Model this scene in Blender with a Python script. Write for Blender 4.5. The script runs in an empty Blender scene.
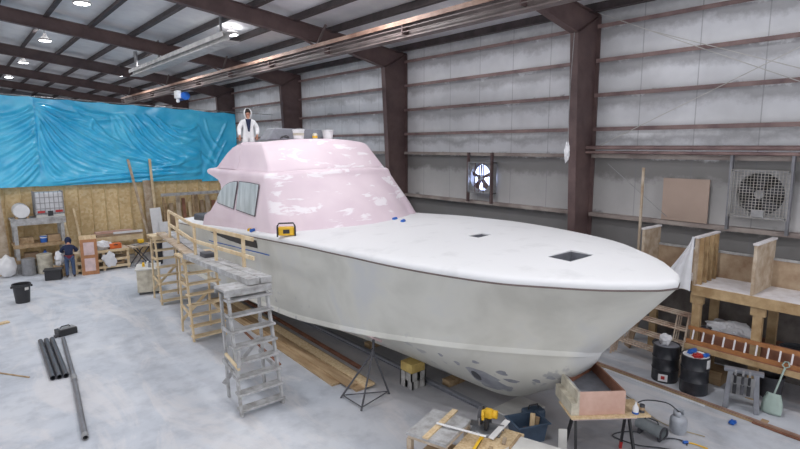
import bpy, bmesh, math, random
import numpy as np
from mathutils import Vector, Matrix, noise
random.seed(7)
COL = bpy.context.scene.collection
R = math.radians

# ------------------------------------------------------------------ helpers
def lin(c):
    out = []
    for v in c[:3]:
        v = v/255.0
        out.append(v/12.92 if v <= .04045 else ((v+.055)/1.055)**2.4)
    return (out[0], out[1], out[2], 1)

def new_mat(name):
    m = bpy.data.materials.new(name); m.use_nodes = True
    nt = m.node_tree; nt.nodes.clear()
    out = nt.nodes.new('ShaderNodeOutputMaterial'); b = nt.nodes.new('ShaderNodeBsdfPrincipled')
    nt.links.new(b.outputs[0], out.inputs[0])
    return m, nt, b

def N(nt, t, **k):
    n = nt.nodes.new(t)
    for a, v in k.items(): setattr(n, a, v)
    return n

def ramp(nt, fac, stops):
    r = N(nt, 'ShaderNodeValToRGB')
    e = r.color_ramp.elements
    while len(e) < len(stops): e.new(0.5)
    for i, (p, c) in enumerate(stops): e[i].position = p; e[i].color = c
    nt.links.new(fac, r.inputs[0]); return r

def noise_tex(nt, scale, detail=4, rough=.6, stretch=None, coord='Object', dist=0):
    tc = N(nt, 'ShaderNodeTexCoord'); v = tc.outputs[coord]
    if stretch:
        mp = N(nt, 'ShaderNodeMapping'); mp.inputs['Scale'].default_value = stretch
        nt.links.new(v, mp.inputs[0]); v = mp.outputs[0]
    n = N(nt, 'ShaderNodeTexNoise'); n.inputs['Scale'].default_value = scale
    n.inputs['Detail'].default_value = detail; n.inputs['Roughness'].default_value = rough
    n.inputs['Distortion'].default_value = dist
    nt.links.new(v, n.inputs['Vector']); return n

def mixc(nt, fac, a, b, mode='MIX'):
    m = N(nt, 'ShaderNodeMix', data_type='RGBA', blend_type=mode)
    for sock, v in ((0, fac), (6, a), (7, b)):
        if isinstance(v, (int, float)): m.inputs[sock].default_value = v
        elif isinstance(v, tuple): m.inputs[sock].default_value = v
        else: nt.links.new(v, m.inputs[sock])
    return m.outputs[2]

def mat(name, rgb, rough=.6, metal=0, var=.12, scale=3, rgb2=None, lo=.35, hi=.65, bump=0, stretch=None, alpha=None, trans=0):
    m, nt, b = new_mat(name)
    a = lin(rgb)
    c2 = lin(rgb2) if rgb2 else tuple(x*(1-var*2) for x in a[:3]) + (1,)
    n = noise_tex(nt, scale, stretch=stretch)
    r = ramp(nt, n.outputs[0], [(lo, c2), (hi, a)])
    nt.links.new(r.outputs[0], b.inputs['Base Color'])
    b.inputs['Roughness'].default_value = rough; b.inputs['Metallic'].default_value = metal
    if bump:
        bp = N(nt, 'ShaderNodeBump'); bp.inputs['Strength'].default_value = bump; bp.inputs['Distance'].default_value = .02
        nt.links.new(n.outputs[0], bp.inputs['Height']); nt.links.new(bp.outputs[0], b.inputs['Normal'])
    if alpha is not None: b.inputs['Alpha'].default_value = alpha
    if trans: b.inputs['Transmission Weight'].default_value = trans
    return m

M = {}
M['steel'] = mat('brown_steel', (106, 86, 84), .55, rgb2=(88, 70, 70), scale=2)
M['girt'] = mat('brown_girt', (150, 126, 122), .55, rgb2=(112, 90, 90), scale=1.5)
M['girtdust'] = mat('dusty_girt', (166, 156, 150), .7, rgb2=(132, 120, 116), scale=1.5)
M['purlin'] = mat('dark_purlin', (84, 74, 75), .6, rgb2=(62, 54, 55), scale=2)
M['runway'] = mat('grey_brown_runway', (128, 116, 114), .5, rgb2=(98, 86, 84), scale=1.2)
M['rust'] = mat('rusty_rail', (176, 146, 130), .6, rgb2=(136, 104, 90), scale=1.5)
M['galv'] = mat('galvanised', (158, 158, 160), .45, .3, scale=6)
M['greypaint'] = mat('pale_grey_paint', (214, 212, 210), .5, scale=3, rgb2=(180, 178, 178))
M['pine'] = mat('pine', (222, 200, 164), .65, rgb2=(196, 168, 128), scale=3, stretch=(6, 6, 1))
M['pine2'] = mat('pine_dusty', (220, 202, 170), .7, rgb2=(196, 170, 132), scale=3)
M['lumber'] = mat('old_lumber', (178, 154, 122), .7, rgb2=(140, 112, 80), scale=2, stretch=(4, .4, 4))
M['greywood'] = mat('dusty_grey_wood', (184, 184, 186), .8, rgb2=(144, 142, 140), scale=5)
M['ply'] = mat('plywood', (176, 156, 132), .7, rgb2=(142, 116, 92), scale=2.2)
M['plydust'] = mat('plywood_dusty', (196, 182, 164), .8, rgb2=(160, 138, 114), scale=3)
M['pinkply'] = mat('pink_plywood', (206, 172, 158), .65, rgb2=(188, 150, 134), scale=2)
M['redply'] = mat('red_brown_ply', (150, 104, 84), .65, rgb2=(120, 80, 62), scale=3)
M['dust'] = mat('white_dust', (222, 219, 222), .9, rgb2=(206, 200, 200), scale=5)
M['osbstud'] = mat('stud_wood', (222, 200, 156), .75, rgb2=(200, 174, 126), scale=4)
M['black'] = mat('black_plastic', (42, 42, 46), .45, scale=5)
M['blacksteel'] = mat('black_drum_paint', (36, 38, 44), .35, rgb2=(64, 64, 70), lo=.3, hi=.55, scale=4)
M['darkgrey'] = mat('dark_grey', (74, 74, 80), .6, scale=5)
M['pipe'] = mat('dark_grey_pipe', (84, 86, 94), .4, .2, scale=5)
M['metalpipe'] = mat('steel_pipe', (128, 128, 134), .4, .4, scale=5)
M['white'] = mat('white_plastic', (226, 226, 228), .4, var=.05, scale=3)
M['whitegrey'] = mat('offwhite', (206, 204, 200), .6, var=.06, scale=4)
M['cream'] = mat('cream_plastic', (206, 200, 184), .5, rgb2=(170, 162, 146), scale=4)
M['yellow'] = mat('yellow_plastic', (232, 184, 40), .45, var=.08)
M['red'] = mat('red', (182, 48, 48), .5)
M['orange'] = mat('orange', (222, 110, 52), .5)
M['blue'] = mat('blue_plastic', (38, 100, 190), .5)
M['navybin'] = mat('slate_blue_plastic', (72, 90, 112), .5, scale=4)
M['navy'] = mat('navy_cotton', (36, 44, 74), .9, scale=9)
M['denim'] = mat('denim', (70, 88, 120), .9, scale=9)
M['maroon'] = mat('maroon_cotton', (108, 40, 56), .9)
M['suit'] = mat('white_coverall', (236, 236, 238), .8, var=.04, scale=7)
M['skin'] = mat('skin', (190, 140, 118), .6, var=.05)
M['hair'] = mat('dark_hair', (44, 34, 30), .8)
M['boot'] = mat('boot', (70, 58, 50), .8)
M['concreteblock'] = mat('concrete_block', (176, 174, 172), .9, rgb2=(146, 144, 142), scale=8, bump=.3)
M['yellowwood'] = mat('yellow_timber', (196, 172, 104), .7, rgb2=(160, 134, 76), scale=4)
M['pinkwhite'] = mat('dusty_pink', (214, 190, 190), .8)
M['rack'] = mat('rack_lumber', (186, 160, 122), .7, rgb2=(150, 122, 86), scale=3)
M['ladderwood'] = mat('brown_fibreglass', (176, 122, 76), .55, rgb2=(146, 96, 58), scale=3)
M['tank'] = mat('grey_tank', (176, 180, 188), .4, rgb2=(150, 154, 162), scale=5)
M['heater'] = mat('grey_green_heater', (156, 164, 168), .4, .2, scale=4)
M['shovel'] = mat('pale_green_plastic', (168, 186, 178), .5)
M['plasticgrey'] = mat('grey_plastic', (128, 130, 138), .5, scale=5)
M['sheet'] = mat('milky_plastic_sheet', (222, 222, 226), .3, var=.06, scale=3)
M['darkcloth'] = mat('dark_tarp', (92, 94, 102), .7, rgb2=(58, 60, 66), scale=4)
M['brownboard'] = mat('brown_hardboard', (166, 146, 134), .7, var=.05, scale=1)
M['frame_tube'] = mat('scaffold_tube', (212, 198, 180), .5, rgb2=(170, 140, 122), scale=5)
M['door'] = mat('stained_door', (176, 122, 80), .5, rgb2=(150, 100, 62), scale=3)
M['ibc'] = mat('milky_tote', (214, 214, 218), .35, var=.06)
M['saw'] = mat('saw_metal', (140, 142, 146), .35, .5)
M['rubber'] = mat('hose_rubber', (60, 62, 68), .5)
M['tanhose'] = mat('tan_hose', (186, 170, 140), .5)
M['gasket'] = mat('gasket', (112, 106, 112), .6)
M['film'] = mat('window_film', (196, 204, 208), .35, rgb2=(160, 170, 174), scale=1.6, stretch=(3, 3, .6))
M['deck'] = mat('white_gelcoat', (222, 222, 224), .6, rgb2=(212, 212, 214), lo=.3, hi=.45, scale=1.4)
M['fairgrey'] = mat('grey_primer', (160, 162, 168), .6, rgb2=(132, 134, 142), scale=3)
M['backing'] = mat('mottled_backing', (128, 122, 118), .8, rgb2=(88, 82, 80), scale=1.6)  # mottled grey-brown, for the sheet behind the lower rack
M['railgrey'] = mat('rub_rail', (110, 96, 92), .6)
M['greyrag'] = mat('white_rag', (232, 232, 236), .9, var=.03)
M['cardboard'] = mat('cardboard', (176, 148, 116), .8)

class MB:
    """collects shapes into one mesh"""
    def __init__(s): s.v = []; s.f = []
    def add(s, vs, fs):
        o = len(s.v); s.v += [tuple(v) for v in vs]; s.f += [tuple(i+o for i in f) for f in fs]; return s
    def box(s, lo, hi, mtx=None):
        x0, y0, z0 = lo; x1, y1, z1 = hi
        vs = [(x0,y0,z0),(x1,y0,z0),(x1,y1,z0),(x0,y1,z0),(x0,y0,z1),(x1,y0,z1),(x1,y1,z1),(x0,y1,z1)]
        if mtx: vs = [mtx @ Vector(v) for v in vs]
        return s.add(vs, [(0,3,2,1),(4,5,6,7),(0,1,5,4),(1,2,6,5),(2,3,7,6),(3,0,4,7)])
    def bar(s, p0, p1, w, h, up=(0,0,1)):
        p0, p1 = Vector(p0), Vector(p1); d = (p1-p0).normalized(); u = Vector(up)
        if abs(d.dot(u)) > .98: u = Vector((0,1,0))
        r = d.cross(u).normalized(); u = r.cross(d).normalized()
        vs = [p+r*(a*w/2)+u*(b*h/2) for p in (p0,p1) for a,b in ((-1,-1),(1,-1),(1,1),(-1,1))]
        return s.add(vs, [(0,3,2,1),(4,5,6,7),(0,1,5,4),(1,2,6,5),(2,3,7,6),(3,0,4,7)])
    def tube(s, pts, r, n=10, cap=True):
        pts = [Vector(p) for p in pts]; k = len(pts)
        rr = r if isinstance(r, (list, tuple)) else [r]*k
        rings = []; ref = None
        for i, p in enumerate(pts):
            t = (pts[min(i+1,k-1)]-pts[max(i-1,0)]).normalized()
            if ref is None:
                ref = Vector((0,0,1)) if abs(t.z) < .9 else Vector((1,0,0))
            a = (ref - t*ref.dot(t)).normalized(); ref = a; b = t.cross(a)
            rings.append([p+(a*math.cos(2*math.pi*j/n)+b*math.sin(2*math.pi*j/n))*rr[i] for j in range(n)])
        vs = [v for q in rings for v in q]
        fs = [(i*n+j, i*n+(j+1)%n, (i+1)*n+(j+1)%n, (i+1)*n+j) for i in range(k-1) for j in range(n)]
        if cap: fs += [tuple(range(n-1,-1,-1)), tuple((k-1)*n+j for j in range(n))]
        return s.add(vs, fs)
    def pipe(s, p0, p1, ro, ri, n=16):
        p0, p1 = Vector(p0), Vector(p1); t = (p1-p0).normalized()
        a = (Vector((0,0,1)) - t*t.z).normalized() if abs(t.z) < .95 else Vector((1,0,0)); b = t.cross(a)
        vs = [p+(a*math.cos(2*math.pi*j/n)+b*math.sin(2*math.pi*j/n))*r for p in (p0,p1) for r in (ro,ri) for j in range(n)]
        fs = []
        for j in range(n):
            k = (j+1)%n
            fs += [(j,k,2*n+k,2*n+j),(n+j,3*n+j,3*n+k,n+k),(j,n+j,n+k,k),(2*n+j,2*n+k,3*n+k,3*n+j)]
        return s.add(vs, fs)
    def lathe(s, prof, c=(0,0,0), n=24, mtx=None):
        vs = []; k = len(prof)
        for r, z in prof:
            for j in range(n):
                a = 2*math.pi*j/n; v = Vector((c[0]+r*math.cos(a), c[1]+r*math.sin(a), c[2]+z))
                vs.append(mtx @ v if mtx else v)
        fs = [(i*n+j, i*n+(j+1)%n, (i+1)*n+(j+1)%n, (i+1)*n+j) for i in range(k-1) for j in range(n)]
        if prof[0][0] > 1e-6: fs.append(tuple(range(n-1,-1,-1)))
        if prof[-1][0] > 1e-6: fs.append(tuple((k-1)*n+j for j in range(n)))
        return s.add(vs, fs)
    def prism(s, poly, off):
        """poly: 3D points; off: extrusion vector"""
        n = len(poly); off = Vector(off); p = [Vector(q) for q in poly]
        return s.add(p+[q+off for q in p], [tuple(range(n-1,-1,-1)), tuple(range(n,2*n))]+[(i,(i+1)%n,n+(i+1)%n,n+i) for i in range(n)])
    def grid(s, rows, close=False):
        k, n = len(rows), len(rows[0])
        vs = [v for r in rows for v in r]
        fs = [(i*n+j, i*n+j+1, (i+1)*n+j+1, (i+1)*n+j) for i in range(k-1) for j in range(n-1)]
        return s.add(vs, fs)
    def blob(s, c, rad, seed=0, amp=.25, n=14, mtx=None, zmin=None):
        vs = []; c = Vector(c)
        for i in range(n+1):
            th = math.pi*i/n
            for j in range(2*n):
                ph = math.pi*j/n
                d = Vector((math.sin(th)*math.cos(ph), math.sin(th)*math.sin(ph), math.cos(th)))
                k = 1+amp*noise.noise(d*2.2+Vector((seed*3.1, seed, 0)))+amp*.5*noise.noise(d*6+Vector((seed, 0, 5)))
                v = Vector((d.x*rad[0], d.y*rad[1], d.z*rad[2]))*k
                if mtx: v = mtx @ v
                v = c+v
                if zmin is not None and v.z < zmin: v.z = zmin
                vs.append(v)
        m = 2*n
        fs = [(i*m+j, (i+1)*m+j, (i+1)*m+(j+1)%m, i*m+(j+1)%m) for i in range(n) for j in range(m)]
        return s.add(vs, fs)
    def build(s, name, m, parent=None, smooth=False, bevel=0, world=False, weld=False):
        me = bpy.data.meshes.new(name)
        vs = s.v
        if parent is not None and world:
            inv = Matrix.LocRotScale(parent.location, parent.rotation_euler, None).inverted()
            vs = [tuple(inv @ Vector(v)) for v in vs]
        me.from_pydata([tuple(v) for v in vs], [], s.f)
        bm = bmesh.new(); bm.from_mesh(me)
        if weld: bmesh.ops.remove_doubles(bm, verts=bm.verts, dist=1e-4)
        bmesh.ops.recalc_face_normals(bm, faces=bm.faces)
        bm.to_mesh(me); bm.free()
        if smooth:
            me.polygons.foreach_set('use_smooth', [True]*len(me.polygons))
            try: me.set_sharp_from_angle(angle=R(40 if smooth is True else smooth))
            except Exception: pass
        me.materials.append(m)
        o = bpy.data.objects.new(name, me); COL.objects.link(o)
        if parent is not None: o.parent = parent
        if bevel:
            b = o.modifiers.new('bevel', 'BEVEL'); b.width = bevel; b.segments = 2; b.limit_method = 'ANGLE'
        return o

def tag(o, label, cat, group=None, kind=None):
    if label: o['label'] = label
    if cat: o['category'] = cat
    if group: o['group'] = group
    if kind: o['kind'] = kind
    return o
def struct(o): o['kind'] = 'structure'; return o
def thing(name, label, cat, loc=(0,0,0), rz=0, group=None):
    o = bpy.data.objects.new(name, None); COL.objects.link(o)
    o.location = loc; o.rotation_euler = (0,0,rz); o.empty_display_size = .2
    return tag(o, label, cat, group)
def dup(root, loc=None, rz=None, label=None):
    r = root.copy(); COL.objects.link(r)
    if loc is not None: r.location = loc
    if rz is not None: r.rotation_euler = (0,0,rz)
    if label: r['label'] = label
    for ch in list(root.children):
        c = ch.copy(); COL.objects.link(c); c.parent = r
        for g in list(ch.children):
            d = g.copy(); COL.objects.link(d); d.parent = c
    return r
def interp(xs, ys, x): return float(np.interp(x, xs, ys))
def smooth_curve(pts, n):
    """Catmull-Rom through 3D points, n samples by arc length"""
    P = [Vector(p) for p in pts]; P = [P[0]*2-P[1]]+P+[P[-1]*2-P[-2]]
    dense = []
    for i in range(1, len(P)-2):
        for k in range(24):
            t = k/24; a,b,c,d = P[i-1],P[i],P[i+1],P[i+2]
            dense.append(.5*((2*b)+(c-a)*t+(2*a-5*b+4*c-d)*t*t+(3*b-a-3*c+d)*t**3))
    dense.append(P[-2])
    L = [0]
    for i in range(1, len(dense)): L.append(L[-1]+(dense[i]-dense[i-1]).length)
    out = []
    for k in range(n):
        s = L[-1]*k/(n-1) if n > 1 else 0
        i = min(max(int(np.searchsorted(L, s)), 1), len(dense)-1)
        t = (s-L[i-1])/max(L[i]-L[i-1], 1e-9)
        out.append(dense[i-1].lerp(dense[i], min(max(t,0),1)))
    return out

# ------------------------------------------------------------------ camera
cam = bpy.data.cameras.new('camera'); cam.sensor_width = 36; cam.lens = 536.3*36/800
cam.clip_end = 300
co = bpy.data.objects.new('camera', cam); COL.objects.link(co)
yaw, pitch, roll = R(39.907), R(8.5376), R(-.236)
F = Vector((math.sin(yaw)*math.cos(pitch), math.cos(yaw)*math.cos(pitch), -math.sin(pitch)))
Rt = Vector((math.cos(yaw), -math.sin(yaw), 0)); U = Rt.cross(F)
Rt, U = Rt*math.cos(roll)+U*math.sin(roll), U*math.cos(roll)-Rt*math.sin(roll)
mw = Matrix((Rt, U, -F)).transposed().to_4x4(); mw.translation = (0, 0, 5.6)
co.matrix_world = mw
bpy.context.scene.camera = co

# ------------------------------------------------------------------ setting
def floor_mat():
    m, nt, b = new_mat('dusty_concrete')
    n1 = noise_tex(nt, .35, 5, .6, dist=.6); n2 = noise_tex(nt, 1.6, 6, .65); n3 = noise_tex(nt, .9, 5, .7, stretch=(1, .25, 1), dist=1)
    c = ramp(nt, n1.outputs[0], [(.33, lin((178, 183, 192))), (.5, lin((194, 198, 206))), (.68, lin((206, 208, 213)))]).outputs[0]
    c2 = ramp(nt, n2.outputs[0], [(.32, lin((150, 152, 162))), (.55, (1,1,1,1))]).outputs[0]
    c = mixc(nt, .32, c, c2, 'MULTIPLY')
    f3 = ramp(nt, n3.outputs[0], [(.5, (0,0,0,1)), (.6, (1,1,1,1))]).outputs[0]
    mm = N(nt, 'ShaderNodeMath', operation='MULTIPLY'); nt.links.new(f3, mm.inputs[0]); mm.inputs[1].default_value = .5
    c = mixc(nt, mm.outputs[0], c, lin((216, 212, 212)))
    # darker strip below and beside the hull
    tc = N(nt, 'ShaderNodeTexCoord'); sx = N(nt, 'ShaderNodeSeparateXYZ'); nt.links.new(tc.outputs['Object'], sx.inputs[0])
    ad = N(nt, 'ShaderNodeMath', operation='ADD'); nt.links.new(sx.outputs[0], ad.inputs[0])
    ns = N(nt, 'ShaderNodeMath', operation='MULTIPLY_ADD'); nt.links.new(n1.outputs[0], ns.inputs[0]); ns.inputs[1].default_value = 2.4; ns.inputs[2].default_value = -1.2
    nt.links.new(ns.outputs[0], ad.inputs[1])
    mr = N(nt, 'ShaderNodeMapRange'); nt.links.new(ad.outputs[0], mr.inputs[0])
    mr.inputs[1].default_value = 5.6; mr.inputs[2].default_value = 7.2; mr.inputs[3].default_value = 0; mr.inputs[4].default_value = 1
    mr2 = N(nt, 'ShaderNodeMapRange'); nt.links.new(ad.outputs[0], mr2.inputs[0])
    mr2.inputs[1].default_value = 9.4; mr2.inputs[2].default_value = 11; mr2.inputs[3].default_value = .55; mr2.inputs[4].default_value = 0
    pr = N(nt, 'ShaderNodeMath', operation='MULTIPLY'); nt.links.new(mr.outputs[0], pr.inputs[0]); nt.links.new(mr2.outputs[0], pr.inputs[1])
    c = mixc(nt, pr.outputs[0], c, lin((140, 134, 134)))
    nt.links.new(c, b.inputs['Base Color']); b.inputs['Roughness'].default_value = .62
    bp = N(nt, 'ShaderNodeBump'); bp.inputs['Strength'].default_value = .08; nt.links.new(n2.outputs[0], bp.inputs['Height']); nt.links.new(bp.outputs[0], b.inputs['Normal'])
    return m
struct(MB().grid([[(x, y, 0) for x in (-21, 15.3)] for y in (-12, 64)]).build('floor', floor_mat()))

GZ = [3.41, 5.2, 6.0, 7.0, 8.0, 8.98]
def wall_mat():
    m, nt, b = new_mat('faced_insulation')
    tc = N(nt, 'ShaderNodeTexCoord'); sx = N(nt, 'ShaderNodeSeparateXYZ'); nt.links.new(tc.outputs['Object'], sx.inputs[0])
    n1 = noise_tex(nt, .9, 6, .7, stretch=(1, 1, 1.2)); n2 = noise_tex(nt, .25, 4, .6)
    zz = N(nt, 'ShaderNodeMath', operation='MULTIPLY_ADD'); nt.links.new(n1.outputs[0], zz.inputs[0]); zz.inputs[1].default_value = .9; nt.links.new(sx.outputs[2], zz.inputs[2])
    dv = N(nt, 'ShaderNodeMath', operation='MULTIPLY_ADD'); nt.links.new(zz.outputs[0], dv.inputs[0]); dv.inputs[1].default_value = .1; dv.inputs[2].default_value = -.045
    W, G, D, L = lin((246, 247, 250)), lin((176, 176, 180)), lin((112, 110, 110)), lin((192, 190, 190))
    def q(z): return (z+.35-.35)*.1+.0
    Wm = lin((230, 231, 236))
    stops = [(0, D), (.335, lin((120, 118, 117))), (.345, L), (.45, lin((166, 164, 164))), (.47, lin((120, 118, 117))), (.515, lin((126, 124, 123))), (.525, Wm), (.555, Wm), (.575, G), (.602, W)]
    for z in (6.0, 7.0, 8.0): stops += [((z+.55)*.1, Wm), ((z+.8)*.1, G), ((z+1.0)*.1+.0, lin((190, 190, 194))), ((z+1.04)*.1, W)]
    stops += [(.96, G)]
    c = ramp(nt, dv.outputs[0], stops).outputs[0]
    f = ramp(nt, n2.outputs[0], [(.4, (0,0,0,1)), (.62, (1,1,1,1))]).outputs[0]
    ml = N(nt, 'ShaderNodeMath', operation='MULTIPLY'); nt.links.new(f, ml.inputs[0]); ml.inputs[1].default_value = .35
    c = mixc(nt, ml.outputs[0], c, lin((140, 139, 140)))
    # seams between the insulation rolls
    md = N(nt, 'ShaderNodeMath', operation='PINGPONG'); nt.links.new(sx.outputs[1], md.inputs[0]); md.inputs[1].default_value = .76
    lt = N(nt, 'ShaderNodeMath', operation='LESS_THAN'); nt.links.new(md.outputs[0], lt.inputs[0]); lt.inputs[1].default_value = .014
    m2 = N(nt, 'ShaderNodeMath', operation='MULTIPLY'); nt.links.new(lt.outputs[0], m2.inputs[0]); m2.inputs[1].default_value = .45
    c = mixc(nt, m2.outputs[0], c, lin((120, 120, 126)))
    nt.links.new(c, b.inputs['Base Color']); b.inputs['Roughness'].default_value = .5
    return m
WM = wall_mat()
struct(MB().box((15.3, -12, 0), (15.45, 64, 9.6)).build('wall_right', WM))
struct(MB().box((-21, 63.8, 0), (15.3, 64, 12)).build('wall_far', mat('far_gable', (120, 120, 124), .7)))
RM = mat('roof_insulation', (240, 240, 242), .6, rgb2=(222, 222, 226), scale=.8)
def ceil_z(x): return 11.5-.125*x if x > -3 else 11.5+.375+.125*(x+3)
struct(MB().prism([(15.45,-12,ceil_z(15.45)), (-3,-12,ceil_z(-3)), (-21,-12,ceil_z(-21)), (-21,-12,ceil_z(-21)+.15), (-3,-12,ceil_z(-3)+.15), (15.45,-12,ceil_z(15.45)+.15)], (0,76,0)).build('ceiling', RM))
for i, x in enumerate([14.9-1.6*k for k in range(0, 16)]):
    z = ceil_z(x)
    mb = MB(); mb.box((x-.012, -4, z-.26), (x+.012, 63.8, z)); mb.box((x-.15, -4, z-.27), (x+.02, 63.8, z-.25)); mb.box((x-.012, -4, z-.012), (x+.08, 63.8, z))
    struct(mb.build('purlin', M['purlin']))
def frame(Y):
    def rb(x): return 10.72-.125*x
    mb = MB()   # tapered column
    mb.prism([(14.5,Y-.012,0),(15.25,Y-.012,0),(15.25,Y-.012,9.3),(14.08,Y-.012,8.7)], (0,.024,0))
    mb.bar((14.48,Y,0),(14.06,Y,8.72),.25,.025,up=(1,0,0))
    mb.box((15.23,Y-.125,0),(15.27,Y+.125,9.3))
    mb.bar((14.07,Y,8.69),(15.25,Y,9.32),.24,.02)
    c = struct(mb.build('steel_column', M['steel']))
    mb = MB()   # roof rafter with its haunch
    xs = [-3, 11.8]
    mb.prism([(15.25,Y-.012,9.32),(15.25,Y-.012,rb(15.25)+.54),(-3,Y-.012,rb(-3)+.54),(-3,Y-.012,rb(-3)),(11.8,Y-.012,rb(11.8)),(14.08,Y-.012,8.72)], (0,.024,0))
    mb.bar((14.06,Y,8.72),(11.8,Y,rb(11.8)),.25,.022); mb.bar((11.8,Y,rb(11.8)),(-3,Y,rb(-3)),.25,.022)
    mb.bar((15.25,Y,rb(15.25)+.53),(-3,Y,rb(-3)+.53),.25,.022)
    # left slope
    mb.prism([(-3,Y-.012,rb(-3)),(-3,Y-.012,rb(-3)+.54),(-21,Y-.012,rb(-3)+.54-2.25),(-21,Y-.012,rb(-3)-2.25)], (0,.024,0))
    mb.bar((-3,Y,rb(-3)),(-21,Y,rb(-3)-2.25),.25,.022)
    struct(mb.build('roof_rafter', M['steel']))
FR = [9.02, 17.85, 26.8, 35.8, 44.8, 53.8]
for y in FR: frame(y)
def girt(y0, y1, z):
    mb = MB()
    mb.box((15.08, y0, z-.012), (15.3, y1, z+.012)); mb.box((15.07, y0, z-.1), (15.085, y1, z+.012))
    struct(mb.build('wall_girt', M['girtdust'] if z < 5.5 else M['girt']))
bays = [(-4, 8.9)] + [(FR[i]+.13, FR[i+1]-.13) for i in range(5)]
for a, b_ in bays:
    for z in GZ: girt(a, b_, z+.06)

# back partition: OSB on studs
def osb():
    m, nt, b = new_mat('strand_board')
    tc = N(nt, 'ShaderNodeTexCoord'); v = N(nt, 'ShaderNodeTexVoronoi'); v.inputs['Scale'].default_value = 9
    nt.links.new(tc.outputs['Object'], v.inputs['Vector'])
    c = ramp(nt, v.outputs['Color'], [(.0, lin((214, 186, 138))), (.5, lin((230, 205, 158))), (1, lin((238, 220, 182)))]).outputs[0]
    n = noise_tex(nt, .7, 3); c = mixc(nt, .35, c, ramp(nt, n.outputs[0], [(.35, lin((180, 160, 130))), (.65, (1,1,1,1))]).outputs[0], 'MULTIPLY')
    nt.links.new(c, b.inputs['Base Color']); b.inputs['Roughness'].default_value = .7
    return m
part = struct(MB().box((-6, 30.0, 0), (15.1, 30.03, 3.86)).build('wall_back', osb()))
for k in range(33):
    x = -4+.58*k
    MB().box((x-.02, 29.9, .04), (x+.02, 30.0, 3.82)).build('stud', M['osbstud'], part)
MB().box((-6, 29.88, 3.82), (15.1, 30.02, 3.9)).build('top_plate', M['osbstud'], part)

# ------------------------------------------------------------------ roof gear
def runway():
    t = thing('crane_runway_beam', 'long grey-brown crane runway beam hung below the roof along the right side', 'beam', (10.9, 9, 8.72))
    y0, y1 = -3, 46
    mb = MB(); mb.box((10.88,y0,8.74),(10.92,y1,9.18)); mb.box((10.74,y0,8.72),(11.06,y1,8.76)); mb.box((10.76,y0,9.15),(11.04,y1,9.18))
    mb.build('web_beam', M['runway'], t, world=True)
    mb = MB(); mb.box((10.66,y0,9.18),(11.14,y1,9.21)); mb.box((10.64,y0,9.08),(10.67,y1,9.21)); mb.build('cap_channel', M['rust'], t, world=True)
    mb = MB(); mb.box((10.87,y0,9.21),(10.93,y1,9.27)); mb.build('rail', M['rust'], t, world=True)
    for z in (8.86, 8.98):
        MB().tube([(10.66,y0,z),(10.66,y1,z)], .02, 6).build('conductor_bar', M['runway'], t, world=True)
    for k in range(10):
        y = 4+k*4.3; MB().box((10.64,y-.02,8.8),(10.9,y+.02,9.05)).build('bracket', M['steel'], t, world=True)
    for y in FR[:5]:
        MB().bar((10.9,y,9.2),(10.3,y+.05,9.45),.06,.06).build('hanger', M['steel'], t, world=True)
        MB().bar((10.9,y-.02,9.2),(10.9,y-.7,9.85),.07,.07).build('sway_brace', M['runway'], t, world=True)
runway()
t = thing('monorail_beam', 'pale grey suspended monorail beam below the roof beside the blue hoist', 'beam', (8, 25, 9.2))
mb = MB(); mb.box((7.97,18.9,9.22),(8.03,31.6,9.5)); mb.box((7.8,18.9,9.48),(8.2,31.6,9.53)); mb.box((7.78,18.9,9.36),(7.8,31.6,9.53)); mb.box((7.82,18.9,9.2),(8.4,31.6,9.24))
mb.build('beam_body', M['greypaint'], t, world=True)
for y in (19.6, 27.0, 30.9):
    MB().tube([(8,y,9.5),(8,y,10.4)], .05 if y < 30 else .09, 8).build('hanger_rod', M['galv'], t, world=True)
t = thing('electric_hoist', 'white and blue electric hoist on the runway above the blue tarp', 'hoist', (10.6, 33, 8.2))
MB().box((10.5,32.6,8.28),(10.75,33.1,8.715)).build('trolley', M['white'], t, bevel=.03, world=True)
MB().tube([(10.95,32.4,8.42),(10.95,33.5,8.42)], .24, 14).build('motor', M['blue'], t, smooth=True, world=True)
MB().box((10.55,32.75,8.05),(10.7,32.95,8.3)).build('hook_block', M['white'], t, bevel=.03, world=True)

glow, nt, b = new_mat('lamp_lens'); b.inputs['Emission Color'].default_value = (.93, .96, 1, 1); b.inputs['Emission Strength'].default_value = 14
b.inputs['Base Color'].default_value = (1,1,1,1)
def light_fix(x, y, z, label):
    t = thing('high_bay_light', label, 'light', (x, y, z), 0, 'high bay lights below the roof')
    MB().lathe([(.06,.32),(.09,.2),(.28,.06),(.3,0)], n=20).build('housing', M['greypaint'], t, smooth=True)
    MB().lathe([(0.001,-.03),(.2,-.02),(.27,.01)], n=20).build('lens', glow, t, smooth=True)
    MB().tube([(0,0,.3),(0,0,ceil_z(x)-z)], .015, 6).build('hanger', M['galv'], t)
    l = bpy.data.lights.new('lamp', 'AREA'); l.shape = 'DISK'; l.size = .55; l.energy = LP; l.color = (.985, .985, 1)
    o = bpy.data.objects.new('lamp', l); COL.objects.link(o); o.location = (x, y, z-.06)
    l = bpy.data.lights.new('uplight', 'AREA'); l.shape = 'DISK'; l.size = .7; l.energy = 10; l.color = (.985, .985, 1)
    o = bpy.data.objects.new('uplight', l); COL.objects.link(o); o.location = (x, y, z+.1); o.rotation_euler = (R(180), 0, 0)
LP = 175
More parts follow.
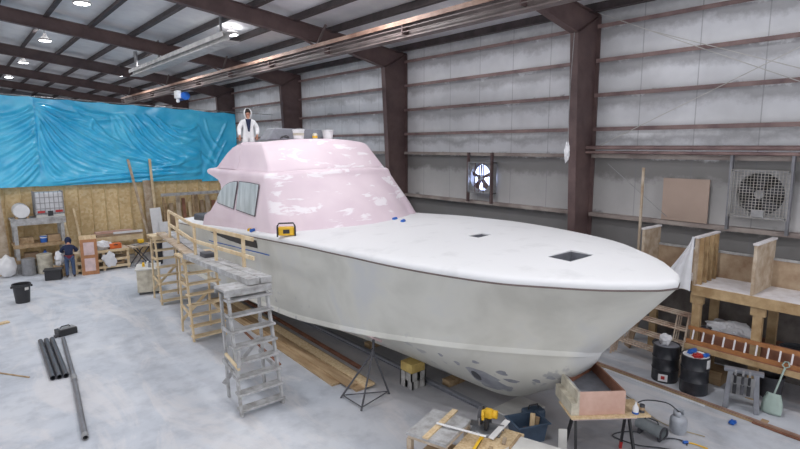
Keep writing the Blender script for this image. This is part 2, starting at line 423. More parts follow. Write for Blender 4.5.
for x, y, z, lab in [(4.05,21.8,10.4,'bright high bay light at the top left, first of the row over the grey pipes'),
        (4.0,30.4,10.4,'bright high bay light above the lying white drum, second of its row'),
        (3.95,39.1,10.4,'high bay light beyond the tarp, third of the left row'),
        (3.9,48,10.4,'dim far high bay light beyond the tarp, last of the left row'),
        (9.3,21.7,10.0,'round high bay light beside the monorail beam, above the white suited person'),
        (9.2,38.7,10.0,'high bay light left of the monorail end, over the tarp'),
        (9.2,48,10.0,'faint farthest high bay light over the middle of the tarp'),
        (9.3,13.0,10.0,'high bay light above the pink deckhouse front'),
        (9.3,4.4,10.0,'high bay light above the bow of the yacht'),
        (4.05,13.0,10.4,'high bay light above the long steel pipe'),
        (4.05,4.4,10.4,'high bay light nearest above the miter saw bench'),
        (9.25,30.2,10.0,'high bay light between monorail and runway, above the partition')]:
    light_fix(x, y, z, lab)
for x, y in ((-3, 4), (-3, 13), (-3, 22), (-3, 31), (9.3,-4), (4,-4)):
    l = bpy.data.lights.new('lamp', 'AREA'); l.shape = 'DISK'; l.size = 1.0; l.energy = LP*.9; l.color = (.985, .985, 1)
    o = bpy.data.objects.new('lamp', l); COL.objects.link(o); o.location = (x, y, 10.0)

# ------------------------------------------------------------------ tarps
def tarp_mat():
    m, nt, b = new_mat('blue_tarpaulin')
    n = noise_tex(nt, .8, 4); c = ramp(nt, n.outputs[0], [(.35, lin((36, 180, 232))), (.65, lin((86, 208, 248)))]).outputs[0]
    nt.links.new(c, b.inputs['Base Color']); b.inputs['Roughness'].default_value = .3
    b.inputs['Coat Weight'].default_value = .7; b.inputs['Coat Roughness'].default_value = .25
    return m
TM = tarp_mat()
def px2w(p): return (1.68+p[0]*.0445, 7.8-(p[1]-94)*.0432)
def tarp(name, label, X0, X1, zt0, zt1, zb, folds, Y=29.72, seed=0):
    nx, nz = int((X1-X0)/.045)+1, 96
    xs = np.linspace(X0, X1, nx); vs = np.linspace(0, 1, nz)
    XX, VV = np.meshgrid(xs, vs)
    ZT = zt0+(zt1-zt0)*(XX-X0)/(X1-X0)
    # scalloped top between the ties
    ZT = ZT-.05*np.abs(np.sin((XX-X0)*2.2))
    ZZ = ZT+(zb-ZT)*VV
    D = .05*np.sin(XX*1.3+seed)*np.sin(VV*3.1)
    for k, (pts, amp, sig) in enumerate(folds):
        c = smooth_curve([(px2w(p)[0], 0, px2w(p)[1]) for p in pts], 40)
        best = np.full(XX.shape, 1e9); side = np.zeros(XX.shape); along = np.zeros(XX.shape)
        for i in range(39):
            a, bb = np.array((c[i].x, c[i].z)), np.array((c[i+1].x, c[i+1].z)); d = bb-a; L2 = d@d+1e-12
            tt = np.clip(((XX-a[0])*d[0]+(ZZ-a[1])*d[1])/L2, 0, 1)
            dx, dz = XX-a[0]-tt*d[0], ZZ-a[1]-tt*d[1]; q = dx*dx+dz*dz
            w = q < best; best = np.where(w, q, best); along = np.where(w, (i+tt)/39, along)
        s2 = sig*(.45+.8*along)
        D += amp*np.exp(-best/(2*s2*s2))*np.clip(1.25-along*.75, 0, 1)*np.clip(along*8+.25, 0, 1)
    rng = np.random.RandomState(seed)
    for k in range(14):
        ax, az, ph = rng.uniform(-7, 7), rng.uniform(3, 12), rng.uniform(0, 6); D += .004*np.sin(ax*XX+az*ZZ+ph)
    rows = [[(float(XX[i,j]), float(Y-D[i,j]), float(ZZ[i,j])) for j in range(nx)] for i in range(nz)]
    o = MB().grid(rows).build(name, TM, smooth=180)
    return tag(o, label, 'tarp')
rr = random.Random(3)
fm = []
for (x0, y0), (x1, y1), (x2, y2), (x3, y3) in [((36,108),(58,142),(95,166),(150,180)), ((37,108),(72,148),(120,168),(180,178)), ((38,106),(82,138),(118,158),(192,173)),
        ((40,104),(100,136),(150,161),(198,169)), ((36,112),(48,142),(70,165),(110,181)), ((36,116),(42,145),(55,168),(75,183)),
        ((120,112),(140,140),(172,163),(198,171)), ((128,110),(150,138),(178,155),(198,163)), ((140,110),(164,134),(184,146),(198,153)),
        ((152,112),(172,130),(186,136),(198,141)), ((112,112),(128,138),(150,158),(185,172)), ((160,132),(175,138),(188,138),(198,134)),
        ((168,122),(180,126),(190,125),(198,121)), ((105,112),(112,124),(118,134),(128,148)), ((85,114),(90,122),(96,130),(106,142)),
        ((70,104),(85,110),(100,112),(118,112)), ((38,102),(60,110),(80,114),(100,116)), ((45,184),(90,178),(140,176),(198,176)), ((60,186),(100,183),(150,181),(198,179)),
        ((150,172),(170,168),(185,160),(198,158)), ((36,150),(44,165),(50,175),(60,184))]:
    fm.append(([(x0,y0),(x1,y1),(x2,y2),(x3,y3)], rr.uniform(.1,.16), rr.uniform(.055,.09)))
    fm.append(([(x0+1,y0+3),(x1-5+rr.uniform(-1,1),y1+6),(x2-5,y2+5),(x3-3,y3+3)], rr.uniform(.05,.09), rr.uniform(.04,.06)))
tarp('tarpaulin', 'wide middle blue tarp with curved folds hanging above the strand board partition', 3.12, 10.68, 7.78, 7.46, 3.72, fm, seed=1)
fl = [([(34,104),(22,112),(8,116),(-5,118)], .1, .1)]
for y0, y1 in ((112,132),(122,146),(132,158),(142,172),(150,184),(158,192),(165,196)):
    fl.append(([(34,y0),(24,(y0*.7+y1*.3)),(10,(y0*.3+y1*.7)),(-6,y1)], rr.uniform(.09,.15), rr.uniform(.07,.11)))
    fl.append(([(34,y0+5),(26,(y0*.7+y1*.3)+7),(12,(y0*.3+y1*.7)+6),(-6,y1+5)], rr.uniform(.04,.08), .06))
tarp('tarpaulin', 'left blue tarp with slanting folds above the tote and the white drum', 0.2, 3.2, 7.95, 7.78, 3.74, fl, Y=29.66, seed=2)
fr = [([(198,112),(204,130),(214,150),(225,175)], .05, .08), ([(238,114),(228,135),(215,160),(204,185)], .05, .08), ([(210,112),(214,130),(222,145),(236,160)], .05, .06), ([(199,150),(206,160),(216,170),(230,186)], .07, .1), ([(236,140),(226,158),(220,172),(216,190)], .05, .06)]
tarp('tarpaulin', 'narrow darker blue tarp hanging behind the white suited person', 10.66, 12.75, 7.44, 7.36, 3.6, fr, Y=29.8, seed=3)
o = MB().tube([(-2,29.75,8.05),(3.4,29.75,7.79),(10.7,29.75,7.48),(15.1,29.78,7.34)], .015, 6).build('support_cable', M['galv']); tag(o, 'thin steel cable carrying the top edge of the blue tarps', 'cable')

# ------------------------------------------------------------------ yacht
XC = 8.88
boat = thing('motor_yacht', 'large white motor yacht hull under repair with pink faired deckhouse', 'boat', (XC, 12, 0))
SY = [3.6,3.68,3.78,3.98,4.37,4.98,5.68,6.57,7.7,8.9,11,14,17,21]
SH = [0,.24,.42,.66,1.06,1.5,1.93,2.22,2.45,2.57,2.62,2.58,2.5,2.36]
SZY = [3.5,9,11,14,17,21]; SZZ = [3.26,3.25,3.2,3.05,2.87,2.65]
sheer2 = [( -h, y, 0) for h, y in zip(SH, SY)]
NS = 90
sh = smooth_curve(sheer2, NS*3)
# denser near the bow
idx = [int(round((NS*3-1)*(k/(NS-1))**1.5)) for k in range(NS)]
sheer = [(-sh[i].x, sh[i].y, interp(SZY, SZZ, sh[i].y)) for i in idx]     # (half, y, z)
sheer[0] = (0, 3.6, 3.26)
chine_p = [(0,4.87,1.74),(.5,5.12,1.78),(1.15,6.0,1.75),(1.7,7.2,1.66),(2.08,9,1.45),(2.24,11,1.22),(2.3,12.9,1.06),(2.32,17,.95),(2.25,21,.9)]
ch = smooth_curve(chine_p, NS*3); chine = [ch[i] for i in idx]
keel_p = [(0,4.87,1.74),(0,5.06,1.44),(0,5.68,.85),(0,6.14,.55),(0,6.9,.16),(0,8.0,.1),(0,11,.12),(0,16,.2),(0,21,.3)]
kk = smooth_curve(keel_p, NS*3); keel = [kk[int(round((NS*3-1)*(k/(NS-1))**1.35))] for k in range(NS)]
NV, NB = 14, 10
def heel(sgn, h): return .055*h if sgn > 0 else 0
hull_rows = {}
def hull_pt_top(i, v, sgn):
    s, c = sheer[i], chine[i]; u = i/(NS-1)
    fl = .16*math.exp(-((u-.22)/.2)**2)*math.sin(math.pi*v)*min(1, i/12)
    return (XC+sgn*(c[0]+(s[0]*(1.06 if sgn > 0 else 1)-c[0])*v-fl), c[1]+(s[1]-c[1])*v, c[2]+(s[2]+heel(sgn, s[0])-c[2])*v)
def hull_pt_bot(i, v, sgn):
    k, c = keel[i], chine[i]; u = i/(NS-1)
    bl = (.22*math.exp(-((u-.2)/.22)**2)+.03)*math.sin(math.pi*v)*min(1, i/10)
    return (XC+sgn*(c[0]*v+bl*.7), k[1]+(c[1]-k[1])*v, k[2]+(c[2]-k[2])*v-bl*.75)
mb = MB()
for sgn in (-1, 1):
    mb.grid([[hull_pt_bot(i, v/NB, sgn) for v in range(NB+1)] for i in range(NS)])
    mb.grid([[hull_pt_top(i, v/NV, sgn) for v in range(NV+1)] for i in range(NS)])
i = NS-1   # transom
mb.grid([[hull_pt_bot(i, v/NB, -1) for v in range(NB+1)]+[hull_pt_top(i, v/NV, -1) for v in range(1,NV+1)],
         [hull_pt_bot(i, v/NB, 1) for v in range(NB+1)]+[hull_pt_top(i, v/NV, 1) for v in range(1,NV+1)]])
def hull_mat():
    m, nt, b = new_mat('sanded_hull')
    n1 = noise_tex(nt, .5, 4, .55, dist=.5); n2 = noise_tex(nt, 2.2, 4, .6)
    c = ramp(nt, n1.outputs[0], [(.38, lin((190, 189, 182))), (.52, lin((205, 204, 197))), (.66, lin((198, 199, 199)))]).outputs[0]
    tc = N(nt, 'ShaderNodeTexCoord'); sx = N(nt, 'ShaderNodeSeparateXYZ'); nt.links.new(tc.outputs['Object'], sx.inputs[0])
    # grey primer spots low on the forefoot
    mr = N(nt, 'ShaderNodeMapRange'); nt.links.new(sx.outputs[2], mr.inputs[0]); mr.inputs[1].default_value = 1.3; mr.inputs[2].default_value = 1.9; mr.inputs[3].default_value = 1; mr.inputs[4].default_value = 0
    sp = ramp(nt, n2.outputs[0], [(.61, (0,0,0,1)), (.66, (1,1,1,1))]).outputs[0]
    ml = N(nt, 'ShaderNodeMath', operation='MULTIPLY'); nt.links.new(mr.outputs[0], ml.inputs[0]); nt.links.new(sp, ml.inputs[1])
    m3 = N(nt, 'ShaderNodeMath', operation='MULTIPLY'); nt.links.new(ml.outputs[0], m3.inputs[0]); m3.inputs[1].default_value = .7
    c = mixc(nt, m3.outputs[0], c, lin((150, 152, 158)))
    nt.links.new(c, b.inputs['Base Color']); b.inputs['Roughness'].default_value = .42
    return m
hull = mb.build('hull', hull_mat(), boat, smooth=28, world=True, weld=True)
# spray rail along each chine
for sgn in (-1, 1):
    pts = [hull_pt_top(i, .0, sgn) for i in range(2, NS, 2)]
    mb = MB(); rows = []
    for i in range(1, NS):
        x, y, z = hull_pt_top(i, 0, sgn); x2, y2, z2 = hull_pt_top(i, .05, sgn)
        w = .05*min(1, i/10)
        rows.append([(x-sgn*.02, y, z-.015), (x+sgn*w, y-.02, z-.012), (x+sgn*w, y-.02, z+.012), (x2, y2, z2+.02)])
    mb.grid(rows); mb.build('spray_rail', hull.data.materials[0], boat, smooth=30, world=True)
# rim line
for sgn in (-1, 1):
    rows = []
    for i in range(NS):
        h, y, z = sheer[i]
        a = sheer[max(i-1,0)]; c_ = sheer[min(i+1,NS-1)]
        tx, ty = c_[0]-a[0], c_[1]-a[1]; L = math.hypot(tx, ty); nx, ny = ty/L, -tx/L
        if i == 0: nx, ny = 0, -1
        w = .014
        hh = h*(1.06 if sgn > 0 else 1)
        rows.append([(XC+sgn*(hh+nx*d), y+ny*d, z+e+heel(sgn, h)) for d, e in ((-.03,-.02),(w,-.014),(w,.014),(-.03,.016))])
    MB().grid(rows).build('rub_rail', M['railgrey'], boat, smooth=30, world=True)
# deck slab
def outline(inset, dz):
    out = []
    for i in range(NS):
        h, y, z = sheer[i]; a = sheer[max(i-1,0)]; c_ = sheer[min(i+1,NS-1)]
        tx, ty = c_[0]-a[0], c_[1]-a[1]; L = math.hypot(tx, ty); nx, ny = ty/L, -tx/L
        if i == 0: nx, ny = 0, -1
        out.append((max(h-nx*inset, 0), y-ny*inset, z+dz))
    return out
rings = [outline(d, e) for d, e in ((.16,-.03),(.0,.012),(-.012,.06),(.0,.1),(.035,.13),(.09,.145))]
inner = rings[-1]
rows = []
for i in range(NS):
    left = [(XC-r[i][0], r[i][1], r[i][2]) for r in rings]; right = [(XC+r[i][0]*1.06, r[i][1], r[i][2]+heel(1, r[i][0])) for r in rings][::-1]
    h, y, z = inner[i]; mid = []
    for k in range(1, 16):
        s = -1+2*k/16; mid.append((XC+h*s*(1.06 if s > 0 else 1), y, z+.11*(1-s*s)*min(1, h/2)+heel(1, h)*max(s, 0)))
    rows.append(left+mid+right)
mb = MB(); mb.grid(rows)
n = len(rows[0])
bot = [[(p[0], p[1], p[2]) for p in (r[0], r[-1])] for r in rows]; mb.grid(bot)
mb.add(rows[-1], [tuple(range(n))])
deck = mb.build('deck', M['deck'], boat, smooth=35, world=True, weld=True)
# hatch openings cut through the deck
hatches = [(8.84, 5.55, .78, .5), (9.2, 8.14, .46, .32)]
for hx, hy, w, d in hatches:
    cut = MB().box((hx-w/2,hy-d/2,2.9),(hx+w/2,hy+d/2,4)).build('cutter', M['deck'], boat, world=True)
    bo = deck.modifiers.new('b', 'BOOLEAN'); bo.operation = 'DIFFERENCE'; bo.object = cut; bo.solver = 'EXACT'
    bpy.context.view_layer.update()
    ev = deck.evaluated_get(bpy.context.evaluated_depsgraph_get()); nm = bpy.data.meshes.new_from_object(ev)
    deck.modifiers.clear(); deck.data = nm
    bpy.data.objects.remove(cut)
    mb = MB(); q = .02
    z0, z1 = 3.08, 3.49 if hy < 7 else 3.5
    for bx in (((hx-w/2,hy-d/2,z0),(hx-w/2+q,hy+d/2,z1)),((hx+w/2-q,hy-d/2,z0),(hx+w/2,hy+d/2,z1)),((hx-w/2,hy-d/2,z0),(hx+w/2,hy-d/2+q,z1)),((hx-w/2,hy+d/2-q,z0),(hx+w/2,hy+d/2,z1))): mb.box(*bx)
    fr_ = mb.build('hatch_frame', M['plasticgrey'], boat, world=True)
    fr_['label'] = 'grey frame of the deck hatch opening'
    MB().box((hx-w/2,hy-d/2,z0-.02),(hx+w/2,hy+d/2,z0+.01)).build('hatch_well', M['darkgrey'] if hy < 7 else M['black'], boat, world=True)

# deckhouse
def plan(w, yc, ycor, r, ya, nf=18, nc=8, nsd=14):
    """outline from aft port round the front to aft starboard, as (dx, y)"""
    pts = []
    for k in range(nsd): pts.append((-w, ya+(ycor+r-ya)*k/nsd))
    for k in range(nc):
        a = math.pi/2*k/nc
        pts.append((-w+r-r*math.cos(a), ycor+r-r*math.sin(a)))
    for k in range(nf+1):
        s = -1+2*k/nf; x = (w-r)*s; pts.append((x, yc+(ycor-yc)*abs(s)**2.2))
    for k in range(nc, 0, -1):
        a = math.pi/2*(k-1)/nc
        pts.append((w-r+r*math.cos(a), ycor+r-r*math.sin(a)))
    for k in range(nsd, 0, -1): pts.append((w, ya+(ycor+r-ya)*(k-1)/nsd))
    return pts
def house(levels, name, m, cap=True):
    rows = []
    for z, w, yc, ycor, r, ya, cr in levels:
        cx = interp([3.3, 4.6, 5.6], [9.0, 8.87, 8.84], z); sk = interp([3.9, 4.6], [0, .08], z)
        rows.append([(cx+x, y+sk*x, z+cr*(1-(x/w)**2)) for x, y in plan(w, yc, ycor, r, ya)])
    mb = MB(); mb.grid(rows); n = len(rows[0])
    # closing the aft face and the top
    k = len(rows)
    mb.add([r[0] for r in rows]+[r[-1] for r in rows], [(i, i+1, k+i+1, k+i) for i in range(k-1)])
    if cap:
        half = n//2; top = rows[-1]
        pr_ = [(top[i], top[n-1-i]) for i in range(half)]
        mb.grid([[a, (Vector(a)+Vector(c))/2+Vector((0,0,.0)), c] for a, c in pr_])
        if n % 2: mb.add([pr_[-1][0], top[half], pr_[-1][1]], [(0,1,2)])
    return mb.build(name, m, boat, smooth=40, world=True, weld=True)
def pink_mat():
    m, nt, b = new_mat('pink_fairing')
    n1 = noise_tex(nt, .8, 3, .5); n2 = noise_tex(nt, 1.9, 5, .6, stretch=(.6, .6, 2.0), dist=.5)
    c = ramp(nt, n1.outputs[0], [(.38, lin((214, 195, 205))), (.62, lin((223, 206, 214)))]).outputs[0]
    f = ramp(nt, n2.outputs[0], [(.57, (0,0,0,1)), (.61, (1,1,1,1))]).outputs[0]
    # the white filler lies on the forward faces only
    tc = N(nt, 'ShaderNodeTexCoord'); sx = N(nt, 'ShaderNodeSeparateXYZ'); nt.links.new(tc.outputs['Normal'], sx.inputs[0])
    lt = N(nt, 'ShaderNodeMapRange'); nt.links.new(sx.outputs[1], lt.inputs[0]); lt.inputs[1].default_value = -.2; lt.inputs[2].default_value = -.5; lt.inputs[3].default_value = 0; lt.inputs[4].default_value = .75
    ml = N(nt, 'ShaderNodeMath', operation='MULTIPLY'); nt.links.new(f, ml.inputs[0]); nt.links.new(lt.outputs[0], ml.inputs[1])
    c = mixc(nt, ml.outputs[0], c, lin((240, 236, 240)))
    nt.links.new(c, b.inputs['Base Color']); b.inputs['Roughness'].default_value = .6
    return m
PM = pink_mat()
lower = house([(2.7,2.57,11.75,12.75,.55,18.3,0),(3.28,2.57,11.6,12.55,.55,17.9,0),(3.36,2.56,11.7,12.62,.55,17.7,0),(3.46,2.54,11.85,12.7,.52,17.4,0),(3.8,2.48,12.22,12.92,.5,16.95,0),(4.15,2.41,12.62,13.16,.45,16.6,0),(4.36,2.37,12.88,13.3,.4,16.75,.02),
        (4.5,2.345,13.05,13.4,.34,17.0,.04),(4.6,2.33,13.16,13.47,.32,17.5,.05),(4.67,2.34,13.22,13.52,.32,17.85,.06),(4.74,2.335,13.25,13.56,.32,17.92,.06),(4.79,2.32,13.29,13.6,.3,17.9,.06),(4.825,2.28,13.36,13.67,.28,17.85,.06),(4.845,2.14,13.56,13.86,.25,17.8,.06),(4.9,1.9,13.9,14.2,.25,17.6,.06)], 'deckhouse', PM)
lower['label'] = 'pink faired deckhouse with raked front'
# flybridge: front cowl plus side coamings round a sunken floor
fly = house([(4.78,2.17,13.5,13.74,.12,16.0,.06),(4.86,2.16,13.52,13.76,.12,16.0,.06),(4.9,2.14,13.55,13.79,.12,16.0,.06),(4.98,2.11,13.63,13.86,.1,16.0,.06),(5.3,2.03,13.95,14.15,.1,16.0,.06),(5.56,1.97,14.2,14.4,.1,16.0,.09),(5.63,1.93,14.28,14.5,.12,16.0,.1),(5.67,1.87,14.4,14.64,.15,16.0,.1),(5.68,1.55,14.9,15.1,.15,15.9,.09)], 'flybridge', PM)
fly['label'] = 'pink flybridge cowl on top of the deckhouse'
for sgn in (-1, 1):
    pts = [(15.7,4.86),(15.7,5.64),(16.0,5.6),(16.35,5.5),(16.7,5.32),(17.0,5.1),(17.2,4.95),(17.35,4.86)]
    a = [(8.85+sgn*(2.14-.24*(z-4.88)), y, z) for y, z in pts]
    MB().prism(a, (-sgn*.12, 0, 0)).build('side_coaming', PM, boat, world=True)
    # window: dark gasket with two panes of film
    def side_x(z): return XC-interp([3.3, 4.6], [9.0-2.57, 8.87-2.335], z)+.02-(.05 if z < 0 else 0)
    def pane(poly, name, m, off):
        c = [(XC+sgn*(side_x(z)+off), y, z) for y, z in poly]
        return MB().prism(c, (sgn*.006, 0, 0)).build(name, m, boat, world=True)
    wl = [(16.74,3.79),(16.76,3.94),(16.6,4.12),(16.44,4.23),(16.15,4.37),(15.86,4.45),(15.55,4.5),(15.28,4.51),(15.4,4.1),(15.52,3.7)]
    wr = [(15.13,4.52),(14.4,4.52),(13.85,4.5),(13.95,4.05),(14.05,3.63),(15.3,3.7),(15.22,4.1)]
    for poly in (wl, wr):
        cy, cz = sum(p[0] for p in poly)/len(poly), sum(p[1] for p in poly)/len(poly)
        big = [(cy+(y-cy)*1.05, cz+(z-cz)*1.06) for y, z in poly]
        g = pane(big, 'window_gasket', M['gasket'], .0)
        pane(poly, 'window_pane', M['film'], .008)
# air intake recess and blue tape on the near hull side
def hull_at(y, f, sgn=-1, off=.012):
    best = min(range(NS), key=lambda i: abs(hull_pt_top(i, f, sgn)[1]-y)); x, yy, z = hull_pt_top(best, f, sgn)
    return (x+sgn*off, y, z)
mb = MB(); rows = []
for k in range(25):
    y = 17.4-3.7*k/24; wd = math.sin(math.pi*min(k/24*.55+.02, .5))*.11
    rows.append([hull_at(y, .96), hull_at(y, .96-wd)])
mb.grid(rows); q = mb.build('air_intake', M['black'], boat, world=True)
mb = MB(); rows = []
for k in range(20):
    y = 17.6-4.6*k/19; rows.append([hull_at(y, .80, off=.016), hull_at(y, .785, off=.016)])
mb.grid(rows).build('masking_tape', M['blue'], boat, world=True)['label'] = 'blue masking tape line on the hull side'
# bow thruster tunnel with its grey faired scoop
from mathutils.bvhtree import BVHTree
bv = BVHTree.FromPolygons([v.co+Vector((XC,12,0)) for v in hull.data.vertices], [p.vertices for p in hull.data.polygons])
def on_hull(y, z):
    return bv.ray_cast(Vector((0, y, z)), Vector((1, 0, 0)))
def patch(poly, m, name, off):
    mb = MB(); vs = []
    cy, cz = sum(p[0] for p in poly)/len(poly), sum(p[1] for p in poly)/len(poly)
    rows = []
    for s in (0.001, .35, .7, 1):
        r = []
        for y, z in poly+[poly[0]]:
            loc, nrm, _, _ = on_hull(cy+(y-cy)*s, cz+(z-cz)*s)
            if loc is None: loc, nrm, _, _ = on_hull(cy, cz)
            if nrm.x > 0: nrm = -nrm
            r.append(loc+nrm*off)
        rows.append(r)
    return mb.grid(rows).build(name, m, boat, smooth=True, world=True)
patch([(7.06,1.14),(6.95,1.18),(6.66,1.14),(6.43,1.0),(6.28,.8),(6.4,.66),(6.7,.6),(6.94,.62),(7.03,.85)], M['fairgrey'], 'tunnel_fairing', .006)
patch([(6.9+.09*math.cos(a), .97+.13*math.sin(a)) for a in [2*math.pi*k/14 for k in range(14)]], M['darkgrey'], 'thruster_tunnel', .014)
for k, (y, z, a_, b_) in enumerate([(6.2,1.02,.13,.05),(5.75,1.12,.06,.05),(6.3,1.2,.1,.06),(5.5,1.25,.06,.05),(6.75,1.36,.07,.04),(7.5,1.33,.05,.05),(7.2,1.2,.06,.06)]):
    patch([(y+a_*math.cos(t_)*(1+.3*math.sin(3*t_+k)), z+b_*math.sin(t_)) for t_ in [2*math.pi*q_/12 for q_ in range(12)]], M['fairgrey'], 'primer_patch', .005)
MB().box((6.75, 18.6, 2.7), (7.5, 20.0, 3.1)).build('cockpit_box', M['darkgrey'], boat, bevel=.08, world=True)
MB().box((6.5, 17.8, 2.6), (11.2, 20.9, 2.72)).build('cockpit_sole', M['whitegrey'], boat, world=True)

# ------------------------------------------------------------------ wall fans and wall pieces
def wall_fan(yc, zc, w, h, label, near):
    t = thing('exhaust_fan', label, 'fan', (15.0, yc, zc))
    X = 14.9
    for y in (yc-w/2-.02, yc+w/2+.02): MB().box((X, y-.03, zc-h/2-.35), (X+.12, y+.03, zc+h/2+.35)).build('support_post', M['steel'] if not near else M['metalpipe'], t, world=True)
    mb = MB()
    for a, b_ in (((X,yc-w/2,zc-h/2),(15.25,yc-w/2+.04,zc+h/2)),((X,yc+w/2-.04,zc-h/2),(15.25,yc+w/2,zc+h/2)),((X,yc-w/2,zc-h/2),(15.25,yc+w/2,zc-h/2+.04)),((X,yc-w/2,zc+h/2-.04),(15.25,yc+w/2,zc+h/2))): mb.box(a, b_)
    # square plate with a round opening
    r = .45*min(w, h); n = 32; out = []; inn = []
    for j in range(n):
        a = 2*math.pi*j/n; k = 1/max(abs(math.cos(a)), abs(math.sin(a)))
        out.append((X+.1, yc+math.cos(a)*k*(w/2), zc+math.sin(a)*k*(h/2))); inn.append((X+.1, yc+math.cos(a)*r, zc+math.sin(a)*r))
    mb.add(out+inn, [(j,(j+1)%n,n+(j+1)%n,n+j) for j in range(n)])
    mb.build('housing', M['galv'], t, world=True)
    MB().lathe([(0.001,0),(r,0)], n=32, mtx=Matrix.Translation((15.24,yc,zc)) @ Matrix.Rotation(R(90),4,'Y')).build('shutter', M['skyglow'] if not near else M['darkgrey'], t, world=True)
    for k in range(5):
        a = 2*math.pi*k/5+.3; ax = Vector((0, math.cos(a), math.sin(a))); tn = Vector((0, -math.sin(a), math.cos(a)))
        c = Vector((X+.16, yc, zc)); wd = .16 if near else .09
        MB().prism([c+ax*.08-tn*.05+Vector((.03,0,0)), c+ax*r*.95-tn*wd+Vector((.05,0,0)), c+ax*r*.95+tn*wd-Vector((.05,0,0)), c+ax*.08+tn*.05-Vector((.03,0,0))], (.012,0,0)).build('blade', M['darkgrey'] if near else M['steel'], t, world=True)
    MB().tube([(X+.04,yc,zc),(X+.24,yc,zc)], .1, 16).build('hub', M['galv'], t, world=True)
    if near:
        mb = MB(); k = 17
        for j in range(k+1):
            y = yc-w/2+w*j/k; mb.box((X-.012,y-.006,zc-h/2),(X-.002,y+.006,zc+h/2))
            z = zc-h/2+h*j/k; mb.box((X-.022,yc-w/2,z-.006),(X-.012,yc+w/2,z+.006))
        mb.build('wire_guard', M['guard'], t, world=True)
        MB().box((X-.04,yc-.16,zc-h/2+.04),(X+.06,yc+.1,zc-h/2+.2)).build('motor_box', M['galv'], t, world=True)
    else:
        mb = MB()
        for dy in (-.2, 0, .2): mb.box((X+.02,yc+dy-.015,zc-h/2),(X+.05,yc+dy+.015,zc+h/2))
        mb.build('mount_bar', M['steel'], t, world=True)
M['guard'] = mat('dusty_wire', (170, 166, 162), .6, rgb2=(140, 136, 132), scale=4)
sg, nt, b = new_mat('daylit_shutter'); b.inputs['Base Color'].default_value = lin((220,226,245)); b.inputs['Emission Color'].default_value = (.8,.87,1,1); b.inputs['Emission Strength'].default_value = 1.1; M['skyglow'] = sg
wall_fan(4.35, 4.36, 1.24, 1.16, 'large exhaust fan with square wire guard high on the wall above the wooden rack', True)
wall_fan(13.3, 4.36, 1.1, 1.14, 'exhaust fan with bright daylight behind its blades, beyond the foredeck', False)
o = MB().box((15.06, 5.5, 3.5), (15.1, 6.68, 4.65)).build('hardboard_sheet', M['brownboard']); tag(o, 'plain brown hardboard sheet leaning on the wall beside the large fan', 'board')
t = thing('pipe_run', 'double horizontal brown pipe run along the wall above the large fan', 'pipe', (15, 4, 5.4))
for z, r in ((5.47, .06), (5.33, .045)): MB().tube([(14.93,9.0,z),(14.93,-3.5,z)], r, 10).build('pipe', M['girt'], t, smooth=True, world=True)
for i, (p0, p1, lab) in enumerate([((14.9,8.74,9.31),(14.9,3.3,6.75),'thin diagonal bracing rod falling from the steel column toward the upper right'),((14.95,8.59,5.52),(14.95,2.9,8.15),'thin diagonal bracing rod rising from the pipe run to the upper right'),
        ((14.85,7.15,8.57),(14.85,3,6.95),'second parallel bracing rod, just above the first falling one'),((14.98,8.3,5.0),(14.98,6.5,3.6),'short slanting rod from the steel column down to the low girt')]):
    o = MB().tube([p0, p1], .008 if i == 3 else .01, 6).build('bracing_rod', M['galv'] if i == 3 else M['whitegrey']); tag(o, lab, 'rod')
for i, (y, z0, lab) in enumerate([(9.2,5.6,'thin white rope hanging straight down the face of the steel column')]):
    o = MB().tube([(14.0,8.98,8.75),(13.96,9.02,7.2),(13.95,9.02,5.55)], .009, 6).build('hanging_rope', M['galv']); tag(o, lab, 'rope')
o = MB().blob((13.95,9.03,5.33),(.06,.08,.25),seed=4,amp=.5).build('cleaning_rag', M['greyrag'], smooth=True); tag(o, 'white rag tied to the rope end by the steel column', 'rag')
o = MB().bar((14.72,7.1,0),(14.86,7.16,4.92),.05,.06).build('timber_batten', M['plydust']); tag(o, 'upright grey timber batten leaning on the wall left of the hardboard sheet', 'batten')
o = MB().box((14.6,18.2,6.3),(14.75,18.35,6.75)).build('fire_extinguisher_sign', M['red']); tag(o, 'small red sign fixed on the steel column behind the deckhouse', 'sign')

# ------------------------------------------------------------------ wooden rack at the right wall
t = thing('wooden_rack', 'tall wooden storage rack with plywood dividers along the right wall', 'rack', (13.5, 4, 0))
def rp(mb, n, m, lab=None, **k):
    o = mb.build(n, M[m], t, world=True, **k)
    if lab: o['label'] = lab
for y0, y1 in ((4.96,6.4),(3.76,4.92),(1.3,3.72)):
    xf = 13.35 if y0 > 4.9 else 13.0
    rp(MB().box((xf,y0,2.29),(14.25,y1,2.34)), 'top_shelf', 'dust', 'dust covered plywood shelf')
    rp(MB().box((xf-.03,y0-.02,2.1),(xf+.02,y1+.02,2.33)), 'fascia_board', 'rack')
    rp(MB().box((14.2,y0,2.34),(14.25,y1,2.96)), 'back_panel', 'ply')
    rp(MB().box((14.18,y0,2.95),(14.25,y1,3.0)), 'back_rail', 'greywood')
for y in (6.33, 4.92, 3.74):
    xf = 13.35 if y > 6 else 13.0
    rp(MB().box((xf,y-.03,2.34),(14.25,y+.03,3.43)), 'divider', 'plydust')
    rp(MB().box((xf-.02,y-.05,3.43),(14.25,y+.05,3.47)), 'divider_cap', 'dust')
for k in range(4): rp(MB().box((13.1+.28*k,4.8,2.34),(13.16+.28*k,4.89,3.43)), 'divider_stud', 'rack')
for x, y in ((13.04,3.6),(13.04,4.84),(14.1,6.3),(14.1,3.6),(14.1,4.84),(13.04,1.5)):
    rp(MB().box((x,y-.09,0),(x+.12,y+.09,2.14)), 'leg', 'rack')
    rp(MB().box((x-.015,y-.14,1.9),(x+.105,y+.14,2.135)), 'knee_block', 'rack')
